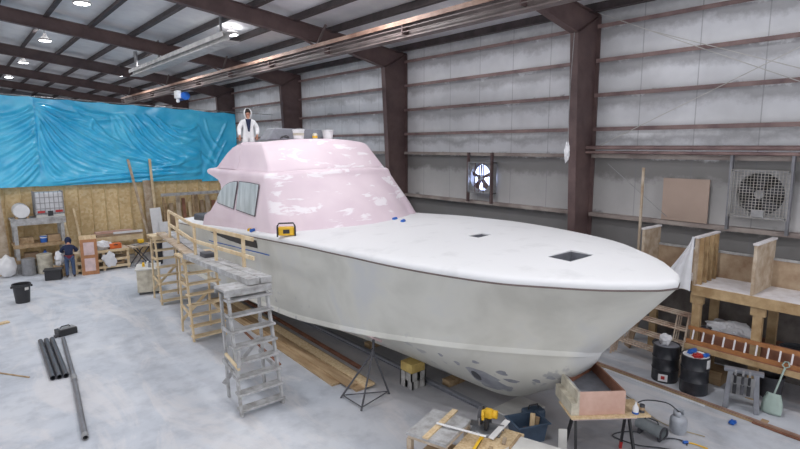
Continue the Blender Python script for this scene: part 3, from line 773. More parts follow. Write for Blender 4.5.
rp(MB().box((12.84,1.3,.92),(14.6,4.95,.97)), 'lower_shelf', 'redply'); rp(MB().box((12.81,1.3,.84),(12.86,4.95,.965)), 'fascia_board', 'rack')
rp(MB().box((13.2,1.3,.972),(13.22,5.0,1.3)), 'shelf_lip', 'redply')
rp(MB().box((14.65,1.3,0),(14.7,6.4,2.3)), 'backing_sheet', 'backing')
t = thing('wooden_ladder', 'brown ladder lying level along the front of the wooden rack', 'ladder', (12.95, 3.5, 1))
MB().bar((12.9,4.95,1.02),(12.9,1.2,1.02),.035,.09).build('rail', M['ladderwood'], t, world=True)
MB().bar((12.985,4.95,1.31),(12.985,1.2,1.31),.035,.09).build('rail', M['ladderwood'], t, world=True)
for k in range(17): MB().bar((12.9,4.82-.215*k,1.04),(12.985,4.82-.215*k,1.29),.03,.03).build('rung', M['dust'], t, world=True)
o = MB().blob((13.75,4.3,1.2),(.32,.5,.2),seed=2,amp=.5,n=20,zmin=.973).build('folded_tarp', M['sheet'], smooth=True); tag(o, 'crumpled pale plastic sheeting on the lower rack shelf between the two posts', 'sheeting')
o = MB().blob((13.55,4.72,1.1),(.25,.2,.14),seed=8,amp=.5,n=20,zmin=.973).build('folded_tarp', M['darkcloth'], smooth=True); tag(o, 'grey crumpled cloth at the left end of the lower rack shelf', 'cloth')
mb = MB()
for k in range(4):
    mb.tube([(13.75+.5*(.7-.05*k)*math.cos(a), 2.8+.9*(.7-.05*k)*math.sin(a), 1.02+.05*k) for a in [2*math.pi*j/28 for j in range(29)]], .035, 6)
tag(mb.build('coiled_hose', M['rubber'], smooth=True), 'black coiled hose on the lower rack shelf behind the ladder', 'hose')
o = MB().box((13.2,4.25,.0),(13.65,4.85,.34)).build('wooden_crate', M['lumber'], bevel=.01); tag(o, 'low wooden crate on the floor under the rack behind the drums', 'crate')
MB().box((13.18,4.23,.3),(13.67,4.87,.345)).build('lid', M['lumber'], o)
o = MB().lathe([(.2,0),(.24,.5),(.22,.5),(.19,.04),(0.001,.04)], (13.55,3.35,0), n=20).build('bucket', M['darkgrey'], smooth=True); tag(o, 'dark bucket under the rack behind the shovel', 'bucket')
# plastic sheet hanging from the divider
mb = MB(); rows = []
for i in range(25):
    u = i/24; r = []
    for j in range(20):
        v = j/19; y = 4.95+u*(.05+.62*math.sin(min(v*1.25, 1.35)*1.16)*v**.4-.15*max(v-.75,0)); z = 3.47-1.28*v+.04*math.sin(u*7)*v
        r.append((12.93+.05*math.sin(u*15+v*2)*(.2+v*u)-.04*v, y, z))
    rows.append(r)
tag(mb.grid(rows).build('dust_sheet', M['sheet'], smooth=180), 'translucent white plastic sheet draped from the first rack divider beside the bow', 'sheet')

# scaffold frames leaning at the rack
def scaf():
    t = thing('scaffold_ladder', 'x', 'frame', (13.0, 6.0, 0), 0, 'scaffold end frames leaning near the drums')
    L, Hh, tilt = 1.85, 1.5, .32
    def P(a, h): return (tilt*h/Hh, -a, h)
    for a in (0, L): MB().tube([P(a,0),P(a,Hh)], .03, 8).build('leg', M['frame_tube'], t)
    for a in (.28, L-.28): MB().tube([P(a,.35),P(a,Hh-.05)], .018, 8).build('upright', M['frame_tube'], t)
    for h in (.4,.75,1.1,1.45): MB().tube([P(0,h),P(L,h)], .024, 8).build('crossbar', M['frame_tube'], t)
    return t
s = scaf(); s.location = (13.2, 6.95, .0); s.rotation_euler.z = R(-6); s['label'] = 'scaffold end frame at the front of the leaning set, nearest the first drum'
dup(s, (13.34, 6.95, 0), R(-6), 'scaffold end frame in the middle of the leaning set behind the drums')
dup(s, (13.48, 6.95, 0), R(-6), 'scaffold end frame at the back of the leaning set, against the rack')

o = MB().blob((14.2,5.85,.25),(.3,.38,.34),seed=21,amp=.5,n=18,zmin=.002).build('folded_tarp', M['darkcloth'], smooth=True); tag(o, 'dark cloth heap on the floor behind the leaning scaffold frames', 'cloth')
o = MB().lathe([(.15,0),(.19,.36),(.17,.36),(.14,.03),(0.001,.03)], (13.2,7.35,0), n=20).build('bucket', M['black'], smooth=True); tag(o, 'black bucket on the floor left of the scaffold frames, under the bow', 'bucket')
o = MB().bar((14.0,6.9,0),(14.4,6.6,1.7),.3,.04).build('leaning_board', M['ply']); tag(o, 'brown board leaning upright behind the scaffold frames', 'board')
# drums
def drum(loc, label):
    t = thing('steel_drum', label, 'drum', loc, 0, 'black steel drums by the rack')
    MB().lathe([(.28,0),(.29,.02),(.285,.28),(.3,.3),(.285,.32),(.285,.57),(.3,.59),(.285,.61),(.285,.86),(.3,.88),(.28,.885),(.275,.86),(0.001,.86)], n=32).build('drum_body', M['blacksteel'], t, smooth=True)
    return t
d1 = drum((12.66,5.28,0), 'black steel drum with a grey dusty lid and a rag, left of the pair')
MB().lathe([(.27,.865),(.255,.875),(0.001,.872)], n=28).build('lid', M['plasticgrey'], d1, smooth=True)
MB().box((-.295,-.08,.05),(-.287,.12,.22), Matrix.Rotation(R(20),4,'Z')).build('hazard_label', M['white'], d1)
MB().box((-.3,-.02,.1),(-.293,.06,.18), Matrix.Rotation(R(20),4,'Z')).build('hazard_diamond', M['red'], d1)
d2 = drum((12.5,4.56,0), 'black steel drum with white lid under red and blue rags, right of the pair')
MB().lathe([(.27,.865),(.26,.88),(0.001,.878)], n=28).build('lid', M['white'], d2, smooth=True)
mb = MB(); rows = []
for k in range(8):
    a = R(250+k*7); rows.append([(.291*math.cos(a), .291*math.sin(a), z) for z in (.64,.84)])
mb.grid(rows).build('paper_label', M['white'], d2)
o = MB().blob((12.62,5.3,1.0),(.13,.12,.14),seed=11,amp=.4,zmin=.877).build('plastic_bag', M['sheet'], smooth=True); tag(o, 'clear crumpled plastic bag on the left drum', 'bag')
o = MB().blob((12.4,4.48,.905),(.12,.1,.04),seed=5,amp=.5,zmin=.882).build('shop_rag', M['red'], smooth=True); tag(o, 'red rag on the white lid of the right drum', 'rag')
o = MB().blob((12.6,4.68,.9),(.2,.07,.035),seed=6,amp=.5,zmin=.882).build('shop_rag', M['blue'], smooth=True); tag(o, 'blue rag behind the red one on the right drum', 'rag')
o = MB().blob((12.56,4.38,.9),(.13,.06,.035),seed=9,amp=.5,zmin=.882).build('shop_rag', M['blue'], smooth=True); tag(o, 'blue rag right of the red one on the right drum', 'rag')

# folded plastic sawhorses with clamps, shovel
t = thing('plastic_sawhorse', 'grey folding plastic sawhorse standing right of the drums', 'sawhorse', (12.5, 3.6, 0), R(16))
for sx in (-.1, .1):
    for sy in (-.27, .27): MB().bar((sx*2.2,sy*1.05,0),(sx*.5,sy*.85,.78),.07,.1,up=(0,1,0)).build('leg', M['plasticgrey'], t, bevel=.01)
    MB().bar((sx*.9,-.3,.32),(sx*.9,.3,.32),.03,.05).build('stretcher', M['plasticgrey'], t)
MB().box((-.08,-.36,.76),(.08,.36,.84)).build('top_beam', M['plasticgrey'], t, bevel=.015)
MB().box((-.14,-.22,.3),(-.12,.22,.72)).build('shelf_panel', M['galv'], t)
for i, (y, m, lab) in enumerate([((12.385,3.44),'black','black bar clamp hanging on the left of the plastic sawhorse'),((12.348,3.55),'darkgrey','dark bar clamp hanging in the middle of the plastic sawhorse'),((12.305,3.68),'black','black bar clamp hanging on the rear of the plastic sawhorse')]):
    t = thing('bar_clamp', lab, 'clamp', (y[0]-.03, y[1], .5), R(16))
    MB().box((-.01,-.02,-.1),(.01,.02,.38)).build('bar', M['galv'], t); MB().box((-.05,-.035,-.14),(.03,.035,.06)).build('jaw', M[m], t, bevel=.01); MB().tube([(-.02,0,.1),(-.06,0,.26)], .025, 8).build('grip', M[m], t)
t = thing('shovel', 'pale green grain shovel leaning upright on the rack ladder', 'shovel', (12.68, 3.08, 0))
mb = MB(); rows = []
for i in range(9):
    v = i/8; w = .19*(1-.25*(v-.3)**2*3); rows.append([(-.06+.1*v-.05*math.cos(s*1.3), w*s, .02+.42*v) for s in (-1,-.6,-.2,.2,.6,1)])
mb.grid(rows); bl = mb.build('blade', M['shovel'], t, smooth=180); sm = bl.modifiers.new('s','SOLIDIFY'); sm.thickness = .01
MB().tube([(0,0,.38),(.12,-.12,1.0)], .018, 8).build('shaft', M['shovel'], t)
MB().tube([(.12,-.12,1.0),(.1,-.2,1.06),(.13,-.17,1.14),(.17,-.1,1.12),(.16,-.06,1.04),(.12,-.12,1.0)], .014, 8).build('grip', M['shovel'], t)

# strips on the floor
for p0, p1, w, m, lab in [((12.34,7.3,.02),(11.98,2.0,.02),.06,'rust','brown timber strip lying on the floor in front of the drums'),((12.22,7.2,.02),(11.86,1.9,.02),.04,'cardboard','tan timber strip lying alongside the brown one on the floor'),
        ((12.08,6.5,.02),(11.92,4.1,.02),.035,'white','short white plastic strip lying beside the timber strips'),((11.92,3.2,.025),(11.86,2.3,.025),.06,'redply','short dark brown batten lying at the right end of the strips')]:
    o = MB().bar(p0, p1, w, .03).build('floor_strip', M[m]); tag(o, lab, 'strip')
o = MB().blob((11.6,3.45,.03),(.1,.06,.03),seed=3,amp=.5,zmin=.002).build('work_glove', M['blue'], smooth=True); tag(o, 'blue glove lying on the floor right of the propane tank', 'glove')
o = MB().box((12.05,3.0,0),(12.25,3.12,.02), ).build('wood_offcut', M['cardboard']); tag(o, 'small tan wood offcut on the floor below the sawhorse', 'offcut')

# propane tank and heater
t = thing('propane_tank', 'pale grey propane tank standing on the floor at the lower right', 'tank', (10.42, 4.02, 0))
MB().lathe([(.12,0),(.125,.03),(.13,.03),(.155,.07),(.158,.12),(.158,.25),(.15,.3),(.11,.345),(.05,.365),(0.001,.367)], n=28).build('tank_body', M['tank'], t, smooth=True)
mb = MB(); n = 20
for z0, z1 in ((.33,.46),):
    ring = [[(.1*math.cos(a), .1*math.sin(a), z) for a in [R(-40)+R(260)*j/n for j in range(n+1)]] for z in (z0, z1)]
    mb.grid(ring)
q = mb.build('collar', M['tank'], t, smooth=True); sm = q.modifiers.new('s','SOLIDIFY'); sm.thickness = .012
MB().tube([(0,0,.36),(0,0,.41)], .025, 10).build('valve', M['saw'], t); MB().tube([(0,0,.41),(0,0,.43)], .035, 10).build('knob', M['black'], t)
t = thing('torpedo_heater', 'grey torpedo heater lying on the floor beside the propane tank', 'heater', (9.88, 4.3, 0), 0)
a0, a1 = Vector((.02,.26,.19)), Vector((-.06,-.26,.19))
MB().pipe(a0, a1, .115, .1, 20).build('barrel', M['heater'], t, smooth=True)
MB().pipe(a1, a1+(a1-a0).normalized()*.03, .122, .098, 20).build('outlet_ring', M['darkgrey'], t, smooth=True)
MB().lathe([(0.001,0),(.1,0)], n=18, mtx=Matrix.Translation(a1*.85+a0*.15) @ Matrix.Rotation(R(90),4,'X')).build('burner_plate', M['black'], t)
MB().box((-.1,-.22,0),(.08,-.17,.1)).build('foot', M['darkgrey'], t); MB().box((-.08,.17,0),(.1,.22,.1)).build('foot', M['darkgrey'], t)
MB().tube([(-.03,-.15,.29),(-.01,-.12,.35),(.01,.1,.35),(.01,.14,.29)], .012, 8).build('handle', M['black'], t)
def hose(name, pts, r, m, lab, cat='hose'):
    o = MB().tube(smooth_curve(pts, 60), r, 8).build(name, M[m], smooth=True); return tag(o, lab, cat)
hose('gas_hose', [(9.92,4.5,.3),(9.85,4.62,.5),(10.0,4.5,.62),(10.25,4.2,.6),(10.42,4.04,.44)], .012, 'rubber', 'black gas hose arching from the heater to the propane tank')
hose('electric_cable', [(9.85,4.45,.03),(9.6,4.7,.02),(9.3,4.75,.02),(9.35,4.3,.02),(9.6,3.95,.02),(9.75,3.6,.02)], .012, 'rubber', 'black power cord looping on the floor left of the heater', 'cord')
hose('electric_cable', [(9.95,4.05,.03),(10.1,3.95,.02),(10.15,3.75,.02),(10.05,3.7,.02)], .012, 'rubber', 'black cord tail curling right of the heater mouth', 'cord')
hose('air_hose', [(10.9,7.2,.02),(11.3,6.2,.02),(11.0,5.2,.02),(10.6,4.6,.02),(10.5,4.15,.02),(10.62,3.6,.02)], .01, 'tanhose', 'thin tan air hose on the floor behind the propane tank')
hose('extension_cord', [(10.15,3.72,.02),(10.2,3.62,.02),(10.22,3.4,.02)], .014, 'yellow', 'short yellow extension cord end below the heater', 'cord')
o = MB().tube([(10.08,3.78,.03),(10.15,3.72,.03)], .03, 8).build('cord_plug', M['blue']); tag(o, 'blue plug joining black and yellow cords on the floor', 'plug')
rr = random.Random(5)
for i, (m, lab) in enumerate([('red','red hose heap on the floor behind the box under the bow'),('pinkwhite','faded pink hose tangled behind the red hose heap')]):
    pts = [(11.6+.45*math.cos(k*1.9+i)+rr.uniform(-.2,.2), 7.2+.5*math.sin(k*1.9+i)+rr.uniform(-.2,.2), .03+.02*(k%3)) for k in range(12)]
    o = MB().tube(smooth_curve(pts, 120), .017, 8).build('air_hose', M[m], smooth=True); tag(o, lab, 'hose')

# box mould on folding sawhorses under the bow
wv, lv = Vector((.80,-.60,0)), Vector((.56,.83,0)); lv = (lv-wv*lv.dot(wv)).normalized()
def bxm(loc): return Matrix(((wv.x,lv.x,0,loc[0]), (wv.y,lv.y,0,loc[1]), (0,0,1,loc[2]), (0,0,0,1)))
BXL = bxm((7.83, 4.77, .14))
def bthing(name, lab, cat, off=(0,0,0)):
    p = BXL @ Vector(off); return thing(name, lab, cat, (p.x, p.y, p.z), math.atan2(wv.y, wv.x))
t = bthing('wooden_mould_box', 'open pinkish plywood box mould resting on folding sawhorses under the bow', 'box')
W_, L_ = .95, 1.45; ZB, ZT = .8, 1.22
MB().box((.14,0,ZB),(W_,.03,ZT)).build('front_panel', M['pinkply'], t)
MB().box((W_-.03,.03,ZB),(W_,L_,ZT)).build('side_panel', M['redply'], t)
MB().box((.14,.03,ZB),(.17,.8,ZT)).build('side_panel', M['greywood'], t)
MB().prism([(.17,.78,ZB),(W_-.03,L_-.03,ZB),(W_-.03,L_-.03,ZT),(.17,.78,ZT)], (.02,-.03,0)).build('back_panel', M['redply'], t)
MB().prism([(.17,.03,.98),(W_-.03,.03,.98),(W_-.03,L_-.04,.98),(.17,.76,.98)], (0,0,.02)).build('inner_floor', M['plasticgrey'], t)
mb = MB(); mb.prism([(0,0,ZB),(.14,0,ZB),(.14,0,ZT),(.1,0,ZT),(.1,0,1.02),(0,0,1.02)], (0,.8,0)); mb.build('flange', M['cream'], t)
t = bthing('plywood_board', 'tan plywood board lying under the box mould on the sawhorses', 'board'); MB().box((-.02,-.08,.765),(1.38,.55,.795)).build('sheet', M['pine'], t)
def fold_horse(lab, off):
    t = bthing('folding_sawhorse', lab, 'sawhorse', off)
    MB().box((.05,-.12,.66),(1.2,.12,.765)).build('top_beam', M['pinkwhite'], t)
    for x in (.12, 1.08):
        for s in (-1, 1):
            l = MB().bar((x,s*.06,.68),(x+(x-.6)*.12,s*.3,-.14),.04,.05).build('leg', M['black'], t)
            MB().bar((x+(x-.6)*.1,s*.255,.02),(x+(x-.6)*.12,s*.3,-.14),.046,.056).build('foot', M['red'], l)
    return t
fold_horse('folding metal sawhorse with black legs and red feet under the box mould', (0.02,.2,0))
p = BXL @ Vector((1.15,.02,.8))
t = thing('caulking_bottle', 'small white bottle with blue base standing on the board end beside the box mould', 'bottle', p); MB().lathe([(.05,0),(.055,.1),(.02,.16),(.015,.2),(0.001,.2)], n=14).build('bottle_body', M['white'], t, smooth=True); MB().lathe([(.056,0),(.057,.03),(0.001,.03)], n=14).build('base_band', M['blue'], t)
p = BXL @ Vector((1.28,.05,.8))
t = thing('tin_can', 'small dark tin on the board end right of the white bottle', 'can', p); MB().lathe([(.045,0),(.045,.14),(.04,.14),(.04,.12),(0.001,.12)], n=14).build('can_body', M['darkgrey'], t, smooth=True); MB().lathe([(.046,.05),(.047,.1)], n=14).build('wrapper', M['cardboard'], t)

# ------------------------------------------------------------------ walkway and step trestles
def step_trestle(name, label, m, loc, w, h, depth, lean, nst, rear_dx, group=None):
    """front frame with treads leaning back from y=0 to y=lean, rear legs, top plate; local frame"""
    t = thing(name, label, 'trestle', loc, 0, group)
    for x in (0, w):
        MB().bar((x-(.04 if x == 0 else -.04),0,0),(x,lean,h-.1),.045,.1,up=(0,1,0)).build('front_leg', m, t)
        MB().bar((x+rear_dx,lean+depth-.1+.15,0),(x,lean+depth-.1,h-.1),.045,.09,up=(0,1,0)).build('rear_leg', m, t)
        MB().bar((x,lean*.33,h*.3),(x,lean+depth,h*.36),.03,.09).build('side_brace', m, t)
        MB().bar((x,lean*.72,h*.66),(x,lean+depth-.05,h*.66),.03,.09).build('side_brace', m, t)
    for k in range(nst):
        f = (k+.45)/nst; y = lean*f
        MB().box((-.07,y-.1,h*f-.025),(w+.07,y+.14,h*f+.02)).build('tread', m, t)
    MB().bar((0,lean+depth+.02,h*.14),(w,lean+depth-.08,h*.5),.03,.09).build('cross_brace', m, t)
    MB().box((-.1,lean-.06,h-.1),(w+.1,lean-.02,h)).build('top_rail', m, t); MB().box((-.1,lean+depth-.04,h-.1),(w+.1,lean+depth,h)).build('top_rail', m, t)
    MB().box((-.1,lean-.08,h),(w+.1,lean+depth+.02,h+.05)).build('top_plate', m, t)
    return t
tg = step_trestle('step_trestle', 'nearest step trestle, grey with dust, under the plank end beside the hull', M['greywood'], (4.2,10.12,0), .86, 2.56, .5, .5, 8, .12)
MB().bar((-.06,-.03,1.05),(-.12,.5,1.25),.05,.05).build('side_handle', M['pine2'], tg)
MB().bar((-.06,.02,.85),(-.05,-.05,1.45),.03,.06,up=(1,0,0)).build('side_batten', M['greywood'], tg)
step_trestle('step_trestle', 'middle step trestle of pale raw timber below the walkway rail', M['pine2'], (4.95,15.1,0), .85, 2.38, .6, .5, 8, .02)
step_trestle('step_trestle', 'farthest step trestle of raw timber beside the cream cabinet', M['pine2'], (5.35,19.45,0), .85, 2.36, .6, .5, 8, .02)
def plank(p0, p1, w, h, m, name, label, cat='plank', group=None):
    o = MB().bar(p0, p1, w, h).build(name, m, bevel=.004); return tag(o, label, cat, group)
plank((4.78,10.62,2.69),(4.94,15.3,2.49),.26,.13,M['greywood'],'scaffold_plank','outer grey scaffold plank of the walkway resting on the grey trestle')
plank((5.06,10.6,2.69),(5.22,15.3,2.49),.26,.13,M['greywood'],'scaffold_plank','inner grey scaffold plank of the walkway, next to the hull, on the grey trestle')
plank((5.05,15.35,2.5),(5.62,20.2,2.47),.28,.06,M['plydust'],'scaffold_plank','outer dusty plank of the far walkway section on the raw timber trestles')
plank((5.36,15.4,2.5),(5.92,20.2,2.47),.28,.06,M['greywood'],'scaffold_plank','inner dusty plank of the far walkway section close to the hull')
o = MB().box((5.0,14.1,2.6),(5.3,14.5,2.72)).build('tool_tray', M['darkgrey'], bevel=.02); tag(o, 'dark tray lying on the grey planks behind the middle rail post', 'tray')
t = thing('guard_rail', 'raw timber guard rail running along the walkway beside the hull', 'railing', (5, 15, 2.5))
posts = [(5.5,18.7,2.515,3.42),(5.33,17.3,2.525,3.4),(5.03,14.9,2.572,3.42),(5.08,13.5,2.63,3.4),(5.2,12.05,2.695,3.42)]
for x, y, z0, z1 in posts: MB().box((x-.03,y-.045,z0),(x+.03,y+.045,z1)).build('post', M['pine2'], t, world=True)
for z, n_ in ((3.4,'top_rail'),(2.95,'middle_rail')):
    MB().bar((5.52,18.8,z),(5.0,14.75,z),.04,.09).build(n_, M['pine2'], t, world=True); MB().bar((5.0,14.95,z+.02),(5.25,11.6,z+.02),.04,.09).build(n_, M['pine2'], t, world=True)

# ------------------------------------------------------------------ deck items
t = thing('tool_case', 'yellow and black portable work lamp case standing on the near side deck', 'case', (6.4, 12.15, 3.3), R(-27))
MB().box((-.2,-.1,.02),(.2,.1,.24)).build('case_body', M['yellow'], t, bevel=.03)
MB().box((-.24,-.12,0),(-.2,.12,.26)).build('end_guard', M['black'], t, bevel=.01); MB().box((.2,-.12,0),(.24,.12,.26)).build('end_guard', M['black'], t, bevel=.01)
MB().tube([(-.22,0,.25),(-.18,0,.33),(.18,0,.33),(.22,0,.25)], .02, 8).build('handle', M['black'], t)
MB().box((-.08,-.108,.08),(.08,-.1,.18)).build('front_panel', M['black'], t)
for i, (x, y, z, rx, m, lab) in enumerate([(9.74,11.85,3.46,.07,'blue','small blue roll on the deck at the right foot of the deckhouse'),(9.5,11.2,3.49,.06,'blue','small blue roll on the foredeck, a step in front of the other roll'),
        (6.38,14.05,3.22,.08,'blue','blue roll lying on the side deck behind the yellow case'),(6.4,14.3,3.2,.05,'yellow','small yellow scraper beside the blue roll on the side deck')]):
    o = MB().tube([(x-rx,y,z),(x+rx,y+.05,z)], .05, 10).build('tape_roll' if i < 3 else 'scraper', M[m]); tag(o, lab, 'tape' if i < 3 else 'scraper')
o = MB().prism([(7.5,15.25,5.74),(9.6,15.25,5.76),(9.5,15.3,6.08),(7.8,15.3,6.1)],(0,.6,0)).build('covered_console', M['plasticgrey'], bevel=.03); tag(o, 'grey covered console standing on the flybridge roof', 'console')
def pail(loc, lab, lid=None):
    t = thing('plastic_tub', lab, 'tub', loc, 0); MB().lathe([(.15,0),(.18,.25),(.19,.25),(.19,.28),(.17,.28),(.14,.02),(0.001,.02)], n=20).build('tub_body', M['white'], t, smooth=True)
    MB().tube([(-.18,0,.24),(-.1,-.1,.31),(.1,-.1,.31),(.18,0,.24)], .008, 6).build('bail', M['galv'], t)
    if lid: MB().lathe([(.17,.1),(.171,.18)], n=20).build('band', M[lid], t)
pail((8.3,14.75,5.77), 'white tub on the flybridge roof in front of the grey console', 'cream'); pail((9.5,14.98,5.77), 'white tub alone at the right end of the flybridge roof')
o = MB().lathe([(.08,0),(.08,.14),(.05,.18),(0.001,.18)], (9.0,14.95,5.77), n=14).build('paint_can', M['cream'], smooth=True); tag(o, 'small cream and yellow can on the flybridge roof between the two tubs', 'can')
MB().lathe([(.082,.03),(.082,.1)], (9.0,14.95,5.77), n=14).build('wrapper', M['yellow'], o)
o = MB().tube(smooth_curve([(7.75,14.9,5.78),(7.9,14.8,5.86),(8.05,14.9,5.8),(7.9,15.05,5.84),(7.8,14.85,5.8)],30), .02, 6).build('extension_cord', M['black'], smooth=True); tag(o, 'small black coil of cord on the flybridge roof left of the tub', 'cord')

# ------------------------------------------------------------------ supports and lumber under the hull
def jack_stand():
    t = thing('boat_stand', 'dark steel tripod boat stand propping the hull between lumber and blocks', 'stand', (6.85, 9.15, 0))
    feet = [(6.2,9.5,0),(7.15,8.95,0),(6.2,8.72,0)]; top = Vector((6.85,9.15,1.02))
    for f in feet: MB().tube([f, top], .022, 8).build('leg', M['darkgrey'], t, world=True); 
    for i in range(3): MB().tube([Vector(feet[i]).lerp(top,.06), Vector(feet[(i+1)%3]).lerp(top,.06)], .014, 6).build('base_bar', M['darkgrey'], t, world=True)
    MB().tube([(6.85,9.15,.9),(6.87,9.15,1.3)], .03, 10).build('screw', M['darkgrey'], t, world=True)
    MB().tube([(6.75,9.1,1.1),(6.95,9.2,1.1)], .012, 6).build('handle', M['darkgrey'], t, world=True)
    mb = MB(); mb.box((-.14,-.12,0),(.14,.12,.05), Matrix.Translation((6.88,9.15,1.3)) @ Matrix.Rotation(R(32),4,'Y')); mb.build('pad', M['pinkwhite'], t, world=True)
jack_stand()
# cross-laid blocks
def cmu(loc, rz, lab):
    t = thing('concrete_block', lab, 'block', loc, rz, 'concrete blocks stacked under the hull')
    mb = MB(); mb.box((-.2,-.1,0),(-.17,.1,.19)); mb.box((.17,-.1,0),(.2,.1,.19)); mb.box((-.015,-.1,0),(.015,.1,.19)); mb.box((-.2,-.1,0),(.2,-.07,.19)); mb.box((-.2,.07,0),(.2,.1,.19)); mb.box((-.17,-.07,.02),(.17,.07,.05))
    mb.build('block_body', M['concreteblock'], t)
bx, by = 7.86, 8.95
for k, (dx, dy, z, rz, lab) in enumerate([(0,-.12,0,0,'near concrete block in the bottom layer of the stack under the hull'),(0,.12,0,0,'far concrete block in the bottom layer of the stack under the hull'),(-.12,0,.192,R(90),'left concrete block in the second layer of the stack under the hull'),(.12,0,.192,R(90),'right concrete block in the second layer of the stack under the hull')]):
    cmu((bx+dx,by+dy,z), rz, lab)
o = MB().box((bx-.21,by-.2,.385),(bx+.2,by+.2,.6)).build('timber_block', M['yellowwood'], bevel=.01); tag(o, 'yellowish timber block on top of the concrete block stack', 'block')
for i, (x0, x1, z, h, y0, y1, m, lab) in enumerate([(6.36,6.62,0,.05,10.1,19,'lumber','outermost tan plank of the lumber stack beneath the hull side'),(6.63,6.9,0,.05,9.5,19,'lumber','middle wide plank in the bottom layer of the lumber stack'),(6.92,7.2,0,.05,9.55,19,'ply','inner pinkish plank in the bottom layer of the lumber stack'),
        (6.55,6.8,.052,.05,9.7,18.5,'lumber','plank on top of the lumber stack, nearest the walkway'),(6.84,7.1,.052,.05,9.45,18.5,'pine','pale plank on top of the lumber stack, nearest the boat stand'),(7.4,7.5,0,.06,10.5,19,'redply','thin reddish batten lying on the floor right of the lumber stack'),(5.98,6.04,0,.04,12,15,'redply','short dark batten lying left of the lumber stack')]):
    mb = MB(); sk = .55*0
    mb.bar(((x0+x1)/2,y0,z+h/2),((x0+x1)/2+.35,y1,z+h/2),x1-x0,h); o = mb.build('lumber_plank', M[m]); tag(o, lab, 'plank')
for i, (x, y0, y1, lab) in enumerate([(8.2,7.0,20,'long grey steel beam lying on the floor beside the keel')]):
    mb = MB(); mb.box((x-.05,y0,0),(x+.05,y1,.015)); mb.box((x-.008,y0,.015),(x+.008,y1,.085)); mb.box((x-.05,y0,.085),(x+.05,y1,.1)); o = mb.build('steel_beam', M['plasticgrey']); tag(o, lab, 'beam')
for i, (y, lab) in enumerate([(8.4,'keel timber under the yacht nearest the bow'),(11.5,'second keel timber under the yacht from the bow'),(15,'third keel timber under the yacht from the bow'),(19,'keel timber under the yacht nearest the stern')]):
    o = MB().box((8.4,y-.12,0),(9.5,y+.12,.15)).build('keel_timber', M['lumber'], bevel=.01); tag(o, lab, 'timber')
o = MB().box((8.35,6.3,0),(9.3,6.95,.03), ).build('floor_sheet', M['whitegrey']); tag(o, 'white board scrap lying on the floor under the forefoot', 'board')

# ------------------------------------------------------------------ miter saw bench in the near foreground
RZ = math.atan2(.30, .954)
bn = thing('saw_bench', 'low plywood saw bench with dusty tops at the bottom of the view', 'bench', (5.47, 6.4, 0), RZ)
# local x runs away to the right (b), local -y runs toward the camera side (a)
MB().box((0,-.75,.75),(.96,0,.8)).build('table_top', M['greywood'], bn); MB().box((0.02,-.73,.69),(.94,-.02,.75)).build('top_frame', M['plydust'], bn)
MB().box((.02,-3.2,.58),(1.04,-1.6,.62)).build('lower_top', M['pine'], bn); MB().box((.02,-1.6,.58),(1.3,-.76,.62)).build('saw_shelf', M['pine'], bn)
MB().box((.1,-3.4,.66),(1.06,-1.62,.7)).build('extension_top', M['whitegrey'], bn)
MB().box((.12,-3.4,.55),(1.04,-1.66,.66)).build('extension_frame', M['lumber'], bn)
MB().box((.62,-1.62,.62),(1.1,-1.58,.72)).build('end_board', M['lumber'], bn)
for x, y in ((.05,-.05),(.9,-.05),(.05,-.7),(.9,-.7),(.9,-1.7),(.1,-1.7),(.9,-3.1),(.1,-3.1)): MB().box((x-.045,y-.045,0),(x+.045,y+.045,.69 if y > -1 else .56)).build('leg', M['plydust'], bn)
MB().box((.03,-.72,.2),(.93,-.03,.24)).build('bench_shelf', M['lumber'], bn)
BM = Matrix.LocRotScale(Vector((5.47,6.4,0)), bn.rotation_euler, None)
def bl_(x, y, z): return tuple(BM @ Vector((x, y, z)))
def onb(name, lab, cat, x, y, z, rz=0):
    return thing(name, lab, cat, bl_(x, y, z), RZ+rz)
o = MB().bar((5.56,6.03,.816),(6.62,6.37,.816),.1,.03).build('wood_strip', M['pine']); tag(o, 'pale pine strip lying across the near saw bench top', 'strip')
o = MB().bar((5.98,6.2,.865),(6.4,5.45,.79),.05,.012).build('steel_ruler', M['white']); tag(o, 'white straightedge reaching from the pine strip toward the saw', 'ruler')
t = thing('miter_saw', 'yellow and black miter saw on the bench', 'saw', (6.74,5.74,.62), R(-62))
MB().lathe([(.2,0),(.2,.03),(.17,.05),(0.001,.05)], n=28).build('turntable', M['saw'], t); MB().box((-.26,-.12,0),(.26,.1,.04)).build('base', M['saw'], t, bevel=.01)
MB().box((-.3,.06,.04),(.3,.09,.14)).build('fence', M['saw'], t)
MB().box((-.06,.08,.03),(.06,.2,.22)).build('pivot', M['darkgrey'], t, bevel=.02)
MB().tube([(-.1,0,.25),(-.085,0,.25)], .15, 30).build('blade', M['galv'], t); MB().tube([(-.125,.02,.29),(-.07,.02,.29)], .16, 24).build('blade_guard', M['darkgrey'], t)
MB().box((-.06,-.02,.24),(.1,.14,.4)).build('motor_housing', M['yellow'], t, bevel=.04); MB().tube([(.0,.1,.3),(.17,.1,.3)], .075, 18).build('motor', M['yellow'], t, smooth=True)
MB().tube([(-.04,-.02,.4),(-.03,-.14,.45),(-.02,-.2,.4),(-.02,-.18,.32)], .025, 10).build('handle', M['yellow'], t, smooth=True)
MB().box((-.02,-.08,.06),(.04,.1,.26)).build('arm', M['black'], t, bevel=.02)
o = MB().bar((6.0,5.4,.66),(6.5,5.6,.7),.05,.06).build('spirit_level', M['yellow'], bevel=.008); tag(o, 'yellow spirit level leaning on the saw bench in front of the saw', 'level')
MB().bar((6.12,5.448,.673),(6.38,5.552,.694),.052,.03).build('vial_strip', M['black'], o)
